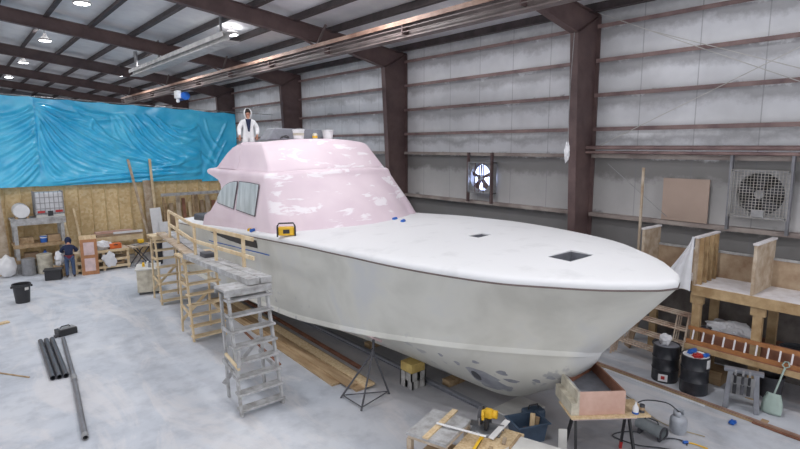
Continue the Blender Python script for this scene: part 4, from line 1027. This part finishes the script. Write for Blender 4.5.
o = MB().bar((6.58,5.5,.66),(7.1,5.56,.78),.1,.02).build('white_batten', M['white']); tag(o, 'white board strip rising to the right of the miter saw', 'strip')
o = MB().bar(bl_(.45,-1.5,.64),bl_(.85,-1.62,.64),.1,.02).build('white_batten', M['whitegrey']); tag(o, 'white board strip lying flat below the saw on the bench', 'strip')
rr = random.Random(2)
offc = ['small tan offcut on the saw bench beside the plywood top','narrow offcut on the saw bench left of the spirit level','offcut block in front of the miter saw','square offcut by the right edge of the saw bench','thin offcut lying across the front of the saw bench']
for k, lab in enumerate(offc):
    x, y = [(.2,-.95),(.3,-1.35),(.5,-1.3),(.88,-1.4),(.2,-1.5)][k]; a = rr.uniform(0, 3); dx, dy = .1*math.cos(a), .1*math.sin(a)
    o = MB().bar(bl_(x-dx,y-dy,.635),bl_(x+dx,y+dy,.635),.06,.03).build('wood_offcut', M[['pine','cardboard','lumber','plydust','pine'][k]]); tag(o, lab, 'offcut')
# blue-grey tote with offcuts
t = thing('plastic_tote', 'slate blue open plastic tote with wood offcuts beside the saw bench', 'tote', (7.98, 5.78, 0), R(-22))
mb = MB(); 
def ringr(w, d, z): return [(-w,-d,z),(w,-d,z),(w,d,z),(-w,d,z),(-w,-d,z)]
mb.grid([ringr(.26,.19,.01),ringr(.31,.23,.40),ringr(.35,.27,.40),ringr(.35,.27,.38)]); mb.add(ringr(.26,.19,.01)[:4], [(0,1,2,3)])
mb.grid([ringr(.3,.22,.395),ringr(.25,.18,.03)]); mb.add(ringr(.25,.18,.03)[:4], [(0,1,2,3)])
mb.build('tote_body', M['navybin'], t)
for p0, p1, m, lab in [((8.0,5.7,.05),(8.15,5.78,.47),'pine','tan offcut standing upright in the blue tote'),((8.12,5.7,.05),(8.22,5.72,.4),'lumber','darker offcut beside the upright one in the blue tote'),((7.85,5.65,.06),(7.95,5.8,.25),'redply','reddish offcut lying low in the blue tote')]:
    o = MB().bar(p0, p1, .09, .03).build('wood_offcut', M[m]); tag(o, lab, 'offcut')
t = thing('tool_bag', 'small blue and black tool bag on the floor behind the tote', 'bag', (8.75, 6.2, 0), R(-20)); MB().box((-.22,-.14,0),(.22,.14,.2)).build('bag_body', M['navybin'], t, bevel=.05); MB().tube([(-.12,0,.19),(-.1,0,.28),(.1,0,.28),(.12,0,.19)], .015, 8).build('handle', M['black'], t)
o = MB().bar((7.55,4.72,0.0),(7.56,4.75,.8),.14,.02,up=(1,1,0)).build('foam_board', M['whitegrey']); tag(o, 'upright white board scrap standing between saw bench and sawhorses', 'board')

# ------------------------------------------------------------------ left floor items
for i, (x0, y0, x1, y1, lab) in enumerate([(1.52,17.9,1.42,14.75,'leftmost of the three short dark pipes lying side by side'),(1.66,17.9,1.555,14.72,'middle of the three short dark pipes lying side by side'),(1.80,17.88,1.69,14.7,'rightmost of the three short dark pipes, next to the long pipe')]):
    o = MB().pipe((x0,y0,.062),(x1,y1,.062),.062,.052,16).build('plastic_pipe', M['pipe'], smooth=True); tag(o, lab, 'pipe', 'short dark pipes on the floor')
t = thing('steel_pipe', 'long grey pipe with a coupling lying on the floor at the left', 'pipe', (1.8, 14.5, 0))
MB().pipe((2.06,17.75,.06),(1.81,14.4,.06),.05,.042,16).build('pipe_length', M['metalpipe'], t, smooth=True, world=True); MB().pipe((1.81,14.4,.06),(1.5,11.25,.06),.055,.045,16).build('pipe_length', M['metalpipe'], t, smooth=True, world=True); MB().pipe((1.822,14.55,.06),(1.795,14.25,.06),.066,.05,16).build('coupling', M['galv'], t, smooth=True, world=True); MB().pipe((1.51,11.35,.06),(1.495,11.2,.06),.062,.045,16).build('end_collar', M['galv'], t, smooth=True, world=True)
t = thing('power_tool', 'black power tool lying on the floor at the head of the pipes', 'tool', (2.15, 18.25, 0), R(15)); MB().box((-.2,-.16,0),(.32,.16,.2)).build('tool_body', M['black'], t, bevel=.02); MB().box((-.12,-.12,.2),(.28,.13,.215)).build('top_plate', M['galv'], t); MB().tube([(-.3,-.12,.05),(-.2,-.1,.08)], .05, 10).build('nozzle', M['darkgrey'], t); MB().tube([(-.1,0,.2),(-.05,0,.27),(.15,0,.27),(.2,0,.2)], .015, 8).build('handle', M['black'], t)
o = MB().bar((.35,16.25,.015),(1.0,15.3,.015),.035,.025).build('wood_strip', M['lumber']); tag(o, 'thin tan wood strip lying on the floor at the left edge', 'strip')
o = MB().bar((.3,20.5,.03),(.98,20.72,.03),.18,.05).build('wood_offcut', M['pine']); tag(o, 'short pale board end lying on the floor at the left edge', 'board')
t = thing('trash_can', 'black round plastic trash can standing alone on the open floor', 'trash can', (1.58, 23.15, 0))
MB().lathe([(.22,0),(.27,.62),(.3,.63),(.3,.69),(.27,.69),(.21,.03),(0.001,.03)], n=28).build('can_body', M['black'], t, smooth=True)
for s in (-1, 1): MB().box((s*.3-.03,-.07,.56),(s*.3+.03,.07,.62)).build('handle', M['black'], t)
mb = MB(); mb.grid([[(.272*math.cos(a), .272*math.sin(a), z) for a in [R(285+k*5) for k in range(7)]] for z in (.48,.58)]); mb.build('sticker', M['whitegrey'], t)
# cream cabinet on wheels
t = thing('rolling_cabinet', 'cream painted rolling cabinet with bottles on top beside the far trestle', 'cabinet', (5.12, 21.6, 0), R(-18))
MB().box((-.05,-.3,.1),(.72,.75,.95)).build('cabinet_body', M['cream'], t, bevel=.01); MB().box((-.1,-.34,.95),(.76,.8,.99)).build('top', M['whitegrey'], t)
MB().box((0,-.315,.2),(.34,-.3,.9)).build('door', M['cream'], t); MB().box((.36,-.315,.2),(.68,-.3,.9)).build('door', M['cream'], t)
for x, y in ((.02,-.22),(.65,-.22),(.02,.68),(.65,.68)): MB().tube([(x-.02,y,.05),(x+.02,y,.05)], .05, 12).build('caster', M['black'], t)
def small_bottle(loc, m, lab, h=.2, r=.05):
    t = thing('bottle', lab, 'bottle', loc); MB().lathe([(r,0),(r,h*.65),(r*.4,h*.8),(r*.4,h),(0.001,h)], n=12).build('bottle_body', M[m], t, smooth=True); MB().lathe([(r*.45,h*.9),(r*.45,h*1.05),(0.001,h*1.05)], n=10).build('cap', M['black'], t)
small_bottle((5.35,21.75,.99), 'yellow', 'yellow bottle on top of the cream cabinet'); small_bottle((5.55,21.9,.99), 'white', 'white bottle beside the yellow one on the cream cabinet'); small_bottle((5.5,21.5,.99), 'galv', 'grey bottle at the front of the cream cabinet top')

# ------------------------------------------------------------------ back wall furniture
t = thing('tote_shelf', 'grey timber shelf unit carrying the tote and white drum by the back wall', 'shelf', (2.8, 28.9, 0))
for x in (1.95, 3.7):
    for y in (28.4, 29.35): MB().box((x-.07,y-.07,0),(x+.07,y+.07,2.4)).build('post', M['greywood'], t, world=True)
for z, m in ((2.42,'greywood'),(1.3,'lumber'),(.62,'lumber')): MB().box((1.8,28.3,z-.06),(3.85,29.45,z)).build('shelf_board', M[m], t, world=True)
MB().box((1.8,28.28,2.14),(3.85,28.32,2.38)).build('front_beam', M['greywood'], t, world=True); MB().box((1.8,28.28,.46),(3.85,28.32,.58)).build('front_beam', M['lumber'], t, world=True); MB().box((1.8,28.28,1.14),(3.85,28.32,1.26)).build('front_beam', M['lumber'], t, world=True)
t = thing('bulk_tote', 'caged white bulk liquid tote on top of the grey shelf unit', 'tote', (3.3, 28.9, 2.42))
MB().box((-.52,-.46,.14),(.52,.46,1.1)).build('inner_bottle', M['ibc'], t, bevel=.06)
mb = MB()
for k in range(7): x = -.53+1.06*k/6; mb.box((x-.012,-.49,.1),(x+.012,-.47,1.15))
for k in range(5): z = .14+k*.25; mb.box((-.54,-.5,z-.012),(.54,-.48,z+.012))
for k in range(7): y = -.47+.94*k/6; mb.box((.53,y-.012,.1),(.55,y+.012,1.15)); mb.box((-.55,y-.012,.1),(-.53,y+.012,1.15))
mb.build('cage', M['galv'], t); MB().box((-.54,-.49,0),(.54,.48,.12)).build('pallet', M['whitegrey'], t); MB().box((-.1,-.53,.06),(.1,-.47,.28)).build('valve', M['black'], t)
for x in (-.34, .34): MB().box((x-.14,-.505,.2),(x+.14,-.5,.3)).build('warning_label', M['red'], t)
t = thing('plastic_drum', 'round white drum lying on its side on the grey shelf unit', 'drum', (2.25, 28.5, 2.75))
MB().lathe([(.0,0),(.3,.0),(.31,.03),(.3,.06),(.3,.82),(.31,.85),(.3,.88),(0.001,.88)], n=28, mtx=Matrix.Rotation(R(-90),4,'X')).build('drum_body', M['white'], t, smooth=True)
for dx in (-.2,.2): MB().box((dx-.05,0,-.33),(dx+.05,.8,-.24)).build('cradle', M['lumber'], t)
small_bottle((2.95,28.45,.62), 'blue', 'blue spray can on the lowest board of the grey shelf unit', .34, .09)
o = MB().lathe([(.13,0),(.15,.3),(.14,.3),(.12,.03),(0.001,.03)], (2.95,28.5,1.3), n=16).build('pail', M['blue'], smooth=True); tag(o, 'blue pail on the middle board of the grey shelf unit', 'pail')
MB().lathe([(.145,.2),(.148,.3)], (2.95,28.5,1.3), n=16).build('pail_band', M['white'], o)
o = MB().box((3.1,28.45,1.3),(3.6,28.95,1.6)).build('cardboard_box', M['cardboard'], bevel=.01); tag(o, 'brown box at the right end of the middle shelf board', 'box')
o = MB().box((2.1,28.6,1.3),(2.6,29.1,1.55)).build('wooden_box', M['lumber'], bevel=.01); tag(o, 'low wooden box at the left end of the middle shelf board', 'box')
o = MB().box((2.2,28.6,.62),(2.75,29.1,.84)).build('wooden_box', M['ply'], bevel=.01); tag(o, 'flat wooden box on the lowest shelf board', 'box')
o = MB().blob((1.5,28.1,.46),(.33,.3,.48),seed=4,amp=.18,n=18,zmin=.002).build('bulk_bag', M['white'], smooth=True); tag(o, 'bulging white sack on the floor at the left of the shelf unit', 'sack')
def pail_big(loc, r, h, m, name, lab, cat):
    t = thing(name, lab, cat, loc); MB().lathe([(r*.94,0),(r,.03),(r,h-.06),(r*1.03,h-.04),(r*1.03,h),(0.001,h)], n=24).build('body', M[m], t, smooth=True); MB().lathe([(r*.9,h),(r*.9,h+.02),(0.001,h+.02)], n=24).build('lid', M[m], t)
pail_big((2.25,27.98,0), .26, .72, 'galv', 'fibre_drum', 'grey fibre drum on the floor next to the white sack', 'drum'); pail_big((2.85,27.95,0), .3, .85, 'cream', 'fibre_drum', 'cream fibre drum under the shelf unit', 'drum'); pail_big((3.42,28.05,0), .2, .45, 'white', 'plastic_bucket', 'white bucket on the floor right of the cream drum', 'bucket')
t = thing('storage_tote', 'black lidded storage tote on the floor behind the person in the navy hoodie', 'tote', (2.95, 26.35, 0), R(-14)); MB().box((-.3,-.22,0),(.3,.22,.4)).build('tote_body', M['black'], t, bevel=.03); MB().box((-.34,-.26,.4),(.34,.26,.46)).build('lid', M['black'], t, bevel=.015)
o = MB().blob((3.3,26.95,.75),(.18,.25,.32),seed=7,amp=.35,zmin=.442).build('trash_bag', M['sheet'], smooth=True); tag(o, 'clear plastic bag of waste standing on a crate left of the navy hoodie person', 'bag')
o = MB().box((3.05,26.7,0),(3.55,27.2,.44)).build('wooden_crate', M['lumber'], bevel=.01); tag(o, 'wooden crate on the floor behind the black tote', 'crate')
# slatted work bench
t = thing('work_bench', 'low raw timber work bench with open shelves by the back wall', 'bench', (5, 27, 0))
for x in (3.85, 4.95, 5.95):
    for y in (26.75, 27.6): MB().box((x-.05,y-.05,0),(x+.05,y+.05,.9)).build('leg', M['pine2'], t, world=True)
for z in (.92, .52, .2): MB().box((3.75,26.68,z-.05),(6.02,27.68,z)).build('shelf_board', M['plydust'], t, world=True); MB().box((3.75,26.66,z-.1),(6.02,26.69,z+.01)).build('edge_board', M['pine2'], t, world=True)
for i, (p0, p1, m, name, lab, cat) in enumerate([((4.1,26.9,.92),(4.5,27.3,1.12),'whitegrey','paint_box','white box on the bench in front of the navy hoodie person','box'),((5.25,26.85,.92),(5.75,27.2,1.15),'orange','tool_case','orange tool case on the work bench','case'),((4.9,26.8,.52),(5.3,27.2,.72),'plasticgrey','tool_box','grey tool box on the middle shelf of the work bench','box'),((5.4,26.8,.2),(5.8,27.2,.38),'cardboard','cardboard_box','cardboard box on the lowest shelf of the work bench','box'),((4.2,26.85,.2),(4.7,27.2,.4),'darkgrey','tool_box','dark tool box on the lowest shelf of the work bench','box')]):
    o = MB().box(p0, p1).build(name, M[m], bevel=.02); tag(o, lab, cat)
    MB().box(((p0[0]+p1[0])/2-.08,p0[1]-.015,p1[2]-.07),((p0[0]+p1[0])/2+.08,p0[1],p1[2]-.03)).build('latch', M['black'], o)
o = MB().blob((5.0,27.05,1.1),(.35,.25,.2),seed=12,amp=.4).build('plastic_sheeting', M['sheet'], smooth=True); tag(o, 'crumpled white plastic on the work bench beside the orange case', 'sheeting')
o = MB().blob((5.15,26.62,.5),(.26,.03,.3),seed=13,amp=.6).build('plastic_sheeting', M['sheet'], smooth=True); tag(o, 'translucent plastic hanging down the front of the work bench', 'sheeting')
def panel_door():
    t = thing('door_slab', 'stained two panel door leaning on the front of the work bench', 'door', (4.2, 26.1, 0))
    mm = Matrix.Translation((4.0,26.3,0)) @ Matrix.Rotation(R(-8),4,'Z') @ Matrix.Rotation(R(-13),4,'X')
    for n_, a, b_ in (('stile',(0,0,0),(.12,.04,1.55)),('stile',(.53,0,0),(.65,.04,1.55)),('rail',(.12,0,0),(.53,.04,.16)),('rail',(.12,0,.72),(.53,.04,.86)),('rail',(.12,0,1.42),(.53,.04,1.55))): MB().box(a, b_, mm).build(n_, M['door'], t, world=True)
    for a, b_ in (((.12,.01,.16),(.53,.03,.72)),((.12,.01,.86),(.53,.03,1.42))): MB().box(a, b_, mm).build('door_panel', M['pinkwhite'], t, world=True)
    o = MB().box((-.02,.06,0),(.64,.08,1.75), mm).build('plywood_board', M['pine']); tag(o, 'pale plywood board behind the leaning stained door', 'board')
panel_door()
# raised platform with boards behind the bench
t = thing('timber_platform', 'raised timber platform with stacked boards by the back wall', 'platform', (6, 28.5, 0))
for x in (4.95, 6.0, 6.9):
    for y in (28.2, 29.3): MB().box((x-.05,y-.05,0),(x+.05,y+.05,1.25)).build('leg', M['pine2'], t, world=True)
MB().box((4.85,28.1,1.22),(7.0,29.4,1.3)).build('deck_board', M['plydust'], t, world=True); MB().box((4.85,28.08,1.05),(7.0,28.12,1.3)).build('edge_board', M['pine2'], t, world=True)
for i, (y, z, x0, x1, m, lab) in enumerate([(28.3,1.3,5.0,6.95,'ply','reddish board at the front of the pile on the timber platform'),(28.7,1.3,4.9,7.0,'redply','brown board in the middle of the pile on the timber platform'),(29.1,1.3,5.1,6.8,'ply','board at the back of the pile on the timber platform'),(28.5,1.42,5.0,6.6,'pinkply','pinkish board on top of the pile on the timber platform'),(28.35,1.40,5.7,7.0,'white','white strip lying at the front edge of the board pile')]):
    o = MB().box((x0,y-.18 if m != 'white' else y-.27,z),(x1,y+.18 if m != 'white' else y-.2,z+.1)).build('stacked_board', M[m]); tag(o, lab, 'board')
def trestle_horse():
    t = thing('folding_stand', 'dark folding stand with a small saw table near the back wall', 'stand', (6.55, 27.0, 0), R(10))
    for s in (-1, 1):
        MB().tube([(-.4,s*.25,0),(.35,s*.25,.9)], .025, 8).build('leg', M['darkgrey'], t); MB().tube([(.4,s*.25,0),(-.3,s*.25,.9)], .025, 8).build('leg', M['darkgrey'], t)
    MB().box((-.5,-.35,.88),(.6,.35,.95)).build('table_top', M['plydust'], t); MB().box((-.3,-.2,.95),(.3,.2,1.0)).build('saw_plate', M['galv'], t)
trestle_horse()
o = MB().box((6.5,26.95,1.02),(6.75,27.2,1.2)).build('power_drill_case', M['yellow'], bevel=.04); tag(o, 'small yellow tool on the dark folding stand', 'tool')
t = thing('tall_bin', 'tall black bin standing right of the folding stand', 'bin', (7.25, 26.6, 0)); MB().lathe([(.17,0),(.2,1.15),(.22,1.15),(.22,1.22),(.19,1.22),(.16,.04),(0.001,.04)], n=20).build('bin_body', M['black'], t, smooth=True); MB().lathe([(.225,1.0),(.226,1.08)], n=20).build('rim_band', M['darkgrey'], t)
def lean(name, p0, p1, w, h, m, lab, cat='board', up=(0,1,0)):
    o = MB().bar(p0, p1, w, h, up=up).build(name, M[m]); return tag(o, lab, cat)
lean('leaning_board', (7.62,28.9,0), (6.93,29.6,4.9), .12, .04, 'plydust', 'long slanting board leaning against the blue tarp')
lean('leaning_board', (7.85,29.3,0), (7.8,29.62,3.8), .5, .04, 'plydust', 'wide grey plywood board leaning upright on the back wall')
lean('leaning_board', (8.0,29.1,.0), (7.93,29.5,4.9), .12, .05, 'pine2', 'narrow upright board reaching above the tarp edge behind the wide plywood')
lean('foam_sheet', (7.9,28.4,0), (7.8,28.7,2.45), .52, .06, 'white', 'taller white panel leaning beside the wide plywood', 'panel')
lean('foam_sheet', (8.15,28.1,0), (8.1,28.35,1.75), .5, .06, 'white', 'shorter white panel leaning in front of the taller one', 'panel')
lean('leaning_board', (4.05,28.0,0), (3.95,29.8,2.2), .1, .04, 'pine2', 'thin pale batten leaning on the wall behind the navy hoodie person')
lean('leaning_board', (4.5,28.3,0), (4.4,29.8,2.6), .09, .04, 'pine2', 'second thin batten leaning on the wall right of the first')
lean('leaning_board', (1.45,29.0,0), (1.35,29.58,3.85), .5, .05, 'plydust', 'wide pale board leaning at the left end of the back wall')
lean('leaning_board', (1.15,28.5,0), (1.1,28.9,1.2), .3, .04, 'pine', 'short board standing on the floor at the left picture edge')
t = thing('lumber_rack', 'timber lumber rack on the back wall behind the yacht stern', 'rack', (10, 29.4, 0))
MB().box((8.3,29.2,2.95),(12.6,29.3,3.1)).build('front_rail', M['greywood'], t, world=True)
for x in (8.4, 9.9, 11.3, 12.5): MB().box((x-.05,29.2,0),(x+.05,29.3,2.95)).build('post', M['lumber'], t, world=True)
rr = random.Random(4)
nm = ['first','second','third','fourth','fifth','sixth','seventh','eighth','ninth','tenth','eleventh','twelfth']
for k in range(12):
    x = 8.6+.32*k
    lean('rack_board', (x,29.32,0), (x+rr.uniform(-.03,.03),29.7,2.5+rr.uniform(0,.5)), rr.uniform(.15,.25), .03, ['lumber','ply','plydust','redply','pine2'][k%5], nm[k]+' board from the left standing in the lumber rack on the back wall')

# ------------------------------------------------------------------ people
def skin_mesh(name, joints, edges, m, parent=None, sub=2, root=0):
    """joints: [(pos, radius)]"""
    me = bpy.data.meshes.new(name); me.from_pydata([j[0] for j in joints], edges, [])
    o = bpy.data.objects.new(name, me); COL.objects.link(o)
    s = o.modifiers.new('skin', 'SKIN'); s.use_smooth_shade = True; s.branch_smoothing = .4
    if not me.skin_vertices:
        me.attributes.new('skin_tmp', 'FLOAT', 'POINT')
        bm = bmesh.new(); bm.from_mesh(me); bm.verts.layers.skin.verify(); bm.to_mesh(me); bm.free()
    for i, (p, r) in enumerate(joints):
        sv = me.skin_vertices[0].data[i]; rr_ = r if isinstance(r, tuple) else (r, r); sv.radius = rr_; sv.use_root = (i == root)
    ss = o.modifiers.new('sub', 'SUBSURF'); ss.levels = ss.render_levels = sub
    bpy.context.view_layer.update()
    ev = o.evaluated_get(bpy.context.evaluated_depsgraph_get()); nm_ = bpy.data.meshes.new_from_object(ev)
    o.modifiers.clear(); o.data = nm_; nm_.materials.clear(); nm_.materials.append(m)
    nm_.polygons.foreach_set('use_smooth', [True]*len(nm_.polygons))
    if parent: o.parent = parent
    return o
def person(loc, rz, label, pose, wear):
    t = thing('person', label, 'person', loc, rz)
    P = pose
    J = [(P['pelvis'],(.15,.11)),(P['waist'],(.135,.1)),(P['chest'],(.165,.11)),(P['neck'],.055),(P['head0'],.06),(P['head1'],(.078,.095)),(P['head2'],(.07,.085))]
    E = [(0,1),(1,2),(2,3),(3,4),(4,5),(5,6)]
    for s in ('l','r'):
        b0 = len(J); J += [(P['sh_'+s],.062),(P['el_'+s],.045),(P['wr_'+s],.03),(P['pa_'+s],(.042,.02))]
        E += [(2,b0),(b0,b0+1),(b0+1,b0+2),(b0+2,b0+3)]
        b1 = len(J); J += [(P['hip_'+s],.09),(P['kn_'+s],.06),(P['an_'+s],.042),(P['toe_'+s],.04)]
        E += [(0,b1),(b1,b1+1),(b1+1,b1+2),(b1+2,b1+3)]
    body = skin_mesh('body', J, E, M['skin'], t)
    # hands: five fingers rooted in the palm
    for s in ('l','r'):
        wr, pa = Vector(P['wr_'+s]), Vector(P['pa_'+s]); d = (pa-wr).normalized(); side = d.cross(Vector((0,1,0)) if abs(d.y) < .9 else Vector((1,0,0))).normalized(); nn = side.cross(d)
        for k, L in enumerate((.07,.08,.075,.06)):
            b0 = pa+side*(k-1.5)*.02; skin_mesh('finger', [(tuple(b0-d*.02),.009),(tuple(b0+d*L*.5+nn*.01),.009),(tuple(b0+d*L*.85+nn*.035),.007)], [(0,1),(1,2)], M['skin'], t, 1)
        b0 = wr+d*.03+side*-.03; skin_mesh('thumb', [(tuple(b0),.011),(tuple(b0+d*.04-side*.03),.011),(tuple(b0+d*.075-side*.035+nn*.01),.008)], [(0,1),(1,2)], M['skin'], t, 1)
    # face
    h1 = Vector(P['head1']); f = P['face']; fv = Vector(f).normalized(); sv = fv.cross(Vector((0,0,1))).normalized()
    for s in (-1, 1):
        MB().blob(h1+fv*.088+sv*s*.032+Vector((0,0,.02)), (.012,.012,.009), amp=0, n=6).build('eye', M['hair'], t, smooth=True)
        MB().blob(h1+sv*s*.085+Vector((0,0,-.005)), (.014,.02,.03), amp=0, n=6).build('ear', M['skin'], t, smooth=True)
    MB().tube([h1+fv*.09+Vector((0,0,.015)), h1+fv*.118+Vector((0,0,-.02))], [.009,.015], 8).build('nose', M['skin'], t, smooth=True)
    MB().tube([h1+fv*.088-sv*.025+Vector((0,0,-.052)), h1+fv*.096+Vector((0,0,-.054)), h1+fv*.088+sv*.025+Vector((0,0,-.052))], .006, 6).build('mouth', M['maroon'], t)
    hc = MB().blob(h1-fv*.012+Vector((0,0,.045)), (.09,.1,.09), amp=.05, n=10).build('hair', M['hair'], t, smooth=True)
    # clothing
    g = wear['grow']
    J2 = [(P['pelvis'],(.165+g,.125+g)),(P['waist'],(.155+g,.12+g)),(P['chest'],(.18+g,.13+g)),(P['collar'],(.095,.085))]; E2 = [(0,1),(1,2),(2,3)]
    for s in ('l','r'):
        b0 = len(J2); J2 += [(P['sh_'+s],.08+g*.6),(P['el_'+s],.062+g*.6),(tuple(Vector(P['wr_'+s])*.94+Vector(P['el_'+s])*.06),.048+g*.4)]; E2 += [(2,b0),(b0,b0+1),(b0+1,b0+2)]
    if wear['onepiece']:
        for s in ('l','r'):
            b0 = len(J2); J2 += [(P['hip_'+s],.115),(P['kn_'+s],.09),(P['an_'+s],.07)]; E2 += [(0,b0),(b0,b0+1),(b0+1,b0+2)]
    skin_mesh(wear['top'][0], J2, E2, M[wear['top'][1]], t)['label'] = wear['top'][2]
    if not wear['onepiece']:
        J3 = [(P['pelvis'],(.155,.12))]; E3 = []
        for s in ('l','r'):
            b0 = len(J3); J3 += [(P['hip_'+s],.105),(P['kn_'+s],.078),(P['an_'+s],.062)]; E3 += [(0,b0),(b0,b0+1),(b0+1,b0+2)]
        skin_mesh('jeans', J3, E3, M['denim'], t)['label'] = 'blue jeans'
    # hood: an open shell round the head
    rows = []; nr = 12
    for i in range(nr+1):
        th = math.pi*i/nr*.9; r = []
        for j in range(25):
            ph = -math.pi*.72+2*math.pi*.72*j/24
            d = -fv*math.cos(ph)*math.sin(th)+sv*math.sin(ph)*math.sin(th)+Vector((0,0,math.cos(th)))
            r.append(h1+Vector((0,.0,.01))+Vector((d.x*.128,d.y*.128,d.z*(.15 if d.z > 0 else .21))))
        rows.append(r)
    hd = MB().grid(rows).build('hood', M[wear['hoodmat']], t, smooth=180); sm = hd.modifiers.new('s','SOLIDIFY'); sm.thickness = .012
    for s in ('l','r'):
        a, b_ = Vector(P['an_'+s]), Vector(P['toe_'+s]); skin_mesh('boot', [(tuple(a+Vector((0,0,.08))),.055),(tuple(a),.058),(tuple(b_),(.05,.042))], [(0,1),(1,2)], M['boot'], t, 1)
    return t
standing = dict(pelvis=(0,0,.95),waist=(0,0,1.1),chest=(0,.0,1.32),neck=(0,0,1.5),collar=(0,0,1.47),head0=(0,-.01,1.56),head1=(0,-.02,1.64),head2=(0,-.015,1.72),face=(0,-1,0),
    sh_l=(.17,0,1.37),el_l=(.29,.03,1.14),wr_l=(.26,-.1,.92),pa_l=(.25,-.13,.84),sh_r=(-.17,0,1.37),el_r=(-.29,.03,1.14),wr_r=(-.28,-.08,.9),pa_r=(-.28,-.11,.82),
    hip_l=(.1,0,.88),kn_l=(.12,-.03,.48),an_l=(.12,.02,.09),toe_l=(.13,-.14,.05),hip_r=(-.1,0,.88),kn_r=(-.12,-.03,.48),an_r=(-.12,.02,.09),toe_r=(-.13,-.14,.05))
pw = person((7.5,16.55,4.96), R(-20), 'person in a white hooded coverall standing on the flybridge behind the pink cowl', standing, dict(grow=.025, onepiece=True, top=('coverall','suit','white hooded coverall'), hoodmat='suit'))
mb = MB(); mb.prism([(-.09,-.165,1.45),(.09,-.165,1.45),(.03,-.18,1.05),(-.02,-.18,1.05)],(0,.02,0)); mb.build('undershirt', M['navy'], pw)
bent = dict(pelvis=(0,.02,.93),waist=(0,-.02,1.08),chest=(0,-.09,1.28),neck=(0,-.15,1.44),collar=(0,-.14,1.41),head0=(0,-.18,1.5),head1=(0,-.22,1.57),head2=(0,-.23,1.65),face=(0,-1,-.35),
    sh_l=(.17,-.1,1.33),el_l=(.3,-.2,1.12),wr_l=(.2,-.44,1.06),pa_l=(.17,-.52,1.05),sh_r=(-.17,-.1,1.33),el_r=(-.3,-.2,1.12),wr_r=(-.2,-.44,1.06),pa_r=(-.17,-.52,1.05),
    hip_l=(.1,.02,.87),kn_l=(.12,-.02,.47),an_l=(.13,.05,.09),toe_l=(.14,-.11,.05),hip_r=(-.1,.02,.87),kn_r=(-.12,-.02,.47),an_r=(-.13,.05,.09),toe_r=(-.14,-.11,.05))
pb = person((3.56,26.25,0), R(170), 'person in a navy hooded sweatshirt and jeans working at the bench, back turned', bent, dict(grow=.02, onepiece=False, top=('hooded_sweatshirt','navy','navy hooded sweatshirt'), hoodmat='navy'))
mb = MB(); rows = []
for z in (.86, .99): rows.append([(.195*math.cos(a), .02+.155*math.sin(a), z) for a in [2*math.pi*k/24 for k in range(25)]])
mb.grid(rows).build('shirt_hem', M['maroon'], pb, smooth=True)
w = bpy.data.worlds.new('world'); bpy.context.scene.world = w; w.use_nodes = True
w.node_tree.nodes['Background'].inputs[0].default_value = (.95,.965,1,1); w.node_tree.nodes['Background'].inputs[1].default_value = 1.4
sc = bpy.context.scene
sc.view_settings.view_transform = 'Standard'; sc.view_settings.look = 'None'; sc.view_settings.exposure = 0
